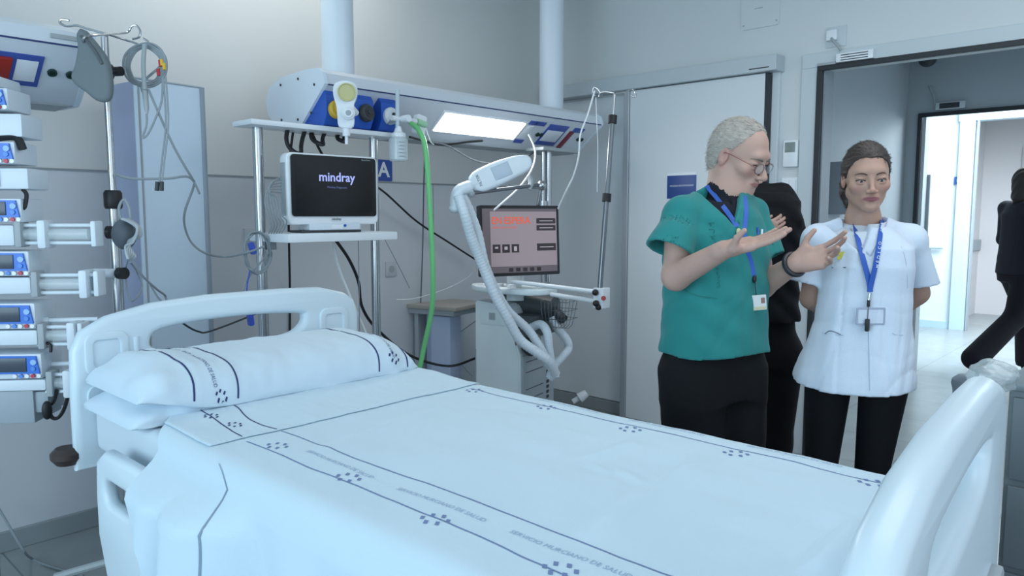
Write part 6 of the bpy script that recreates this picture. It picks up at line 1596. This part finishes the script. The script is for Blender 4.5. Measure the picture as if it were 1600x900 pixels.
# ------------------------------------------------------------------ man in black suit standing behind
def man_in_suit():
    fw = (-FH*.93-RH*.35).normalized(); rt = fw.cross(UP)
    c0 = at(1185, 430, 2.98); base = Vector((c0.x, c0.y, 0))
    t = thing('person', 'person in black suit with folded arms standing behind the green scrubs', 'person', base)
    rs, ls = at(1138, 312, 2.98), at(1219, 312, 3.0); le, re = at(1238, 374, 2.94), at(1128, 374, 2.90)
    HM = hframe(at(1160, 243, 2.97), -FH+RH*.2, 12); s = .92; hc = HM.translation
    lo = (base.x-.42, base.y-.42, 0); hi = (base.x+.42, base.y+.42, 1.78)
    lw = at(1180, 362, 2.80); rw = at(1184, 366, 2.79)
    F = Field(lo, hi, .012, [(hc, .12, .004), (at(1212, 352, 2.78), .06, .0038)]); F.D0 = 2.3
    head(F, HM, s); nb = at(1172, 290, 2.99)
    F.cap(HM @ Vector((0, -.03, -.05)), nb, .052, .056, k=.03); F.cap(rs, ls, .035, .035, k=.04)
    F.column((base, rt, fw), [.86, 1.0, 1.2, 1.42], [.12, .12, .12, .10], [.09, .09, .09, .07], k=.05)
    for a, b, r1, r2 in ((rs, re, .036, .030), (re, rw, .030, .024), (ls, le, .036, .030), (le, lw, .030, .024)): F.cap(a, b, r1, r2, k=.02)
    hand(F, rw, at(1222, 348, 2.785)-rw, FH, 1, .80, curl=(26, 24, 14), spread=0, thumb=(.95, .2, .2)); hand(F, lw, at(1150, 366, 2.80)-lw, FH, -1, .9)
    rhip, lhip = base+rt*.085+UP*.86, base-rt*.085+UP*.86; rk, lk = base+rt*.09+UP*.48, base-rt*.07+UP*.48; ra, la = base+rt*.10+UP*.08, base-rt*.07+UP*.08
    for a, b in ((rhip, rk), (lhip, lk)): F.cap(a, b, .08, .05, k=.03)
    for a, b in ((rk, ra), (lk, la)): F.cap(a, b, .05, .032, k=.02)
    sobj('body', F, SKIN, t, headcols(HM, 'b8978a', 'a06e69', s)); facebits(F, HM, t, '3a302c', s)
    H = Field([v-.14 for v in hc], [v+.14 for v in hc], .004); H.ell((0, -.013*s, .033*s), (.080*s, .101*s, .090*s), HM, .01); H.ell((0, -.035*s, 0), (.072*s, .076*s, .09*s), HM, .02)
    Mi = np.array(HM.inverted())
    def cutf(X, Y, Z):
        x, y, z = [(Mi[i, 0]*X+Mi[i, 1]*Y+Mi[i, 2]*Z+Mi[i, 3])/s for i in range(3)]
        return (np.interp(y, [-.14, -.05, -.02, .0, .03, .06, .09], [-.08, -.07, -.02, .02, .04, .07, .09])-z)*.7
    H.apply(cutf, [a[0] for a in H.ax], [a[-1]+1 for a in H.ax], 0, 'and', 0); sobj('hair', H, mat('dark_hair', '2a2523', .7, bump=.5, bscale=200), t)
    J = Field((lo[0], lo[1], .80), hi, .007)
    fo = folds([(26, 10, -8, 0, .004, 9, 6), (10, 12, 30, 1.1, .004, 12, 5)])
    J.column((base, rt, fw), [.98, 1.1, 1.25, 1.38, 1.45, 1.485], [.158, .150, .155, .158, .14, .09], [.128, .118, .125, .12, .10, .07], cx=[-.0, 0, 0, 0, 0, 0], k=.03, disp=fo); J.cap(rs, ls, .060, .060, k=.05)
    J.cap(nb-UP*.09, nb-UP*.02, .075, .062, k=.03)
    for a, b, r1, r2 in ((rs, re, .062, .052), (ls, le, .062, .052)): J.cap(a, b, r1, r2, k=.02)
    J.cap(re, at(1190, 366, 2.84), .052, .042, k=.015); J.cap(le, at(1180, 362, 2.80), .052, .042, k=.015)
    J.apply(lambda X, Y, Z: .003*np.sin(70*Z+40*X+2*np.sin(30*Y))*np.ones_like(X+Y+Z), [a[0] for a in J.ax], (99, 99, 9), 0, 'disp', 0)
    sobj('suit_jacket', J, cloth('black_suit_wool', '111318'), t)
    Tr = Field((lo[0], lo[1], .04), (hi[0], hi[1], 1.05), .010); Tr.column((base, rt, fw), [.8, .9, 1.02], [.15, .15, .14], [.115, .115, .11], k=.05)
    for a, b in ((rhip, rk), (lhip, lk)): Tr.cap(a-UP*.02, b, .098, .078, k=.03)
    for a, b in ((rk, ra), (lk, la)): Tr.cap(a, b, .078, .068, k=.03)
    Tr.plane((0, 0, .05), (0, 0, -1)); sobj('trousers', Tr, DARKT, t)
    for a in (ra, la):
        S = Field((a.x-.25, a.y-.25, -.02), (a.x+.25, a.y+.25, .2), .01); shoe(S, a, fw); sobj('shoe', S, BLK, t)
man_in_suit()
# ------------------------------------------------------------------ walkers in the corridor doorway
def walker(cpx, D, top, label, fw, hair, jacket, stride, cname, shift=0):
    base0 = at(cpx, 430, D); base = Vector((base0.x, base0.y, 0)); zt = at(cpx, top, D).z; k = zt/1.70
    f = Vector(fw).normalized(); rt = f.cross(UP)
    t = thing('person', label, 'person', base)
    def P(r, y, z): return base+rt*r*k+f*y*k+UP*z*k
    HM = hframe(P(0, .03, 1.585), f, 8); hc = HM.translation; s = k
    lo = (base.x-.75, base.y-.75, 0); hi = (base.x+.75, base.y+.75, zt+.04)
    F = Field(lo, hi, .016, [(hc, .13, .006)]); head(F, HM, s, True)
    F.cap(HM @ Vector((0, -.03, -.05)), P(0, 0, 1.42), .05, .055, k=.03)
    rs, ls = P(.17, 0, 1.38), P(-.17, 0, 1.38); re, le = P(.22, -.06, 1.12), P(-.22, .04, 1.12); rw, lw = P(.20, .08, .92), P(-.20, .22, .98)
    F.cap(rs, ls, .045, .045, k=.04); F.column((base, rt, f), [.85*k, 1.1*k, 1.36*k], [.15, .13, .13], [.11, .10, .09], k=.05)
    for a, b, r1, r2 in ((rs, re, .04, .035), (re, rw, .035, .025), (ls, le, .04, .035), (le, lw, .035, .025)): F.cap(a, b, r1, r2, k=.02)
    hand(F, rw, UP*-1+f*.3, -rt*-1*-1, 1, .9*k); hand(F, lw, UP*-1+f*.4, rt, -1, .9*k)
    hips = [P(.08, 0, .88), P(-.08, 0, .88)]; st = stride
    kn = [P(.09, -.10*st, .50), P(-.08, .20*st, .52)]; an = [P(.09, -.52*st, .17 if st > .5 else .10), P(-.08, .26*st, .10)]
    for i in range(2): F.cap(hips[i], kn[i], .08, .055, k=.03); F.cap(kn[i], an[i], .05, .035, k=.02)
    sobj('body', F, SKIN, t, headcols(HM, 'a98a7c', '8f5a58', s))
    H = Field([v-.22 for v in hc], [v+.16 for v in hc], .008); H.ell((0, -.02*s, .03*s), (.085*s, .105*s, .095*s), HM, .02); H.cap((0, -.05, -.02), (0, -.06, -.13), .08, .06, HM, k=.03)
    H.ell((0, .09*s, -.03*s), (.065*s, .06*s, .085*s), HM, .01, 'cut'); H.apply(lambda X, Y, Z: .004*np.sin(90*X+70*Z+50*Y)*np.ones_like(X+Y+Z), [a[0] for a in H.ax], (99, 99, 9), 0, 'disp', 0)
    sobj('hair', H, mat('hair_'+hair, hair, .7, bump=.5, bscale=120), t)
    J = Field((lo[0], lo[1], .7), hi, .012); J.column((base, rt, f), [.84*k, 1.0*k, 1.15*k, 1.33*k, 1.42*k], [.19, .175, .165, .17, .09], [.15, .135, .125, .125, .08], k=.03, disp=folds([(22, 12, -7, 0, .006, 8, 5), (14, 9, 26, 2, .004, 9, 4)])); J.cap(rs, ls, .062, .062, k=.05)
    for a, b, r1, r2 in ((rs, re, .06, .055), (re, rw, .055, .045), (ls, le, .06, .055), (le, lw, .055, .045)): J.cap(a, b, r1, r2, k=.03)
    sobj('jacket', J, cloth(cname, jacket), t)
    Tr = Field((lo[0], lo[1], .0), (hi[0], hi[1], 1.0), .014); Tr.column((base, rt, f), [.78*k, .95*k], [.17, .16], [.13, .12], k=.05)
    for i in range(2): Tr.cap(hips[i], kn[i], .11, .088, k=.04); Tr.cap(kn[i], an[i], .09, .10, k=.03)
    Tr.plane((0, 0, .05), (0, 0, -1)); sobj('trousers', Tr, cloth('wide_black_trousers', '1b1b22'), t)
    for a in an:
        S = Field((a.x-.25, a.y-.25, -.02), (a.x+.25, a.y+.25, .3), .012); S.cap(Vector((a.x, a.y, max(.05, a.z-.06)))-f*.02, Vector((a.x, a.y, .04))+f*.12, .04, .035, k=.02); S.plane((0, 0, .002), (0, 0, -1)); sobj('shoe', S, BLK, t)
    return t, P
wk, WP = walker(1592, 6.45, 264, 'person with dark hair walking past in dark jacket and wide trousers', (RH*.95+FH*.15), '2c2622', '26262e', .85, 'dark_jacket_cloth')
bm = B(); 
tb = thing('shoulder_bag', 'dark brown shoulder bag carried by the walking person', 'bag', WP(.24, -.02, .80))
Mb = frame(WP(.31, .02, .93), RH, y=(0, 0, 1))
bm = prism(B(), rr(.26, .24, .04, 4), -.05, .05, Mb); obj('bag_body', bm, mat('dark_brown_leather', '2e2523', .6), tb)
obj('bag_strap', tube(B(), [Mb @ Vector((-.1, .1, 0)), WP(.20, .0, 1.25), WP(.13, .0, 1.46), WP(.20, -.04, 1.25), Mb @ Vector((.1, .1, -.03))], .010, 6), MATS['dark_brown_leather'], tb)
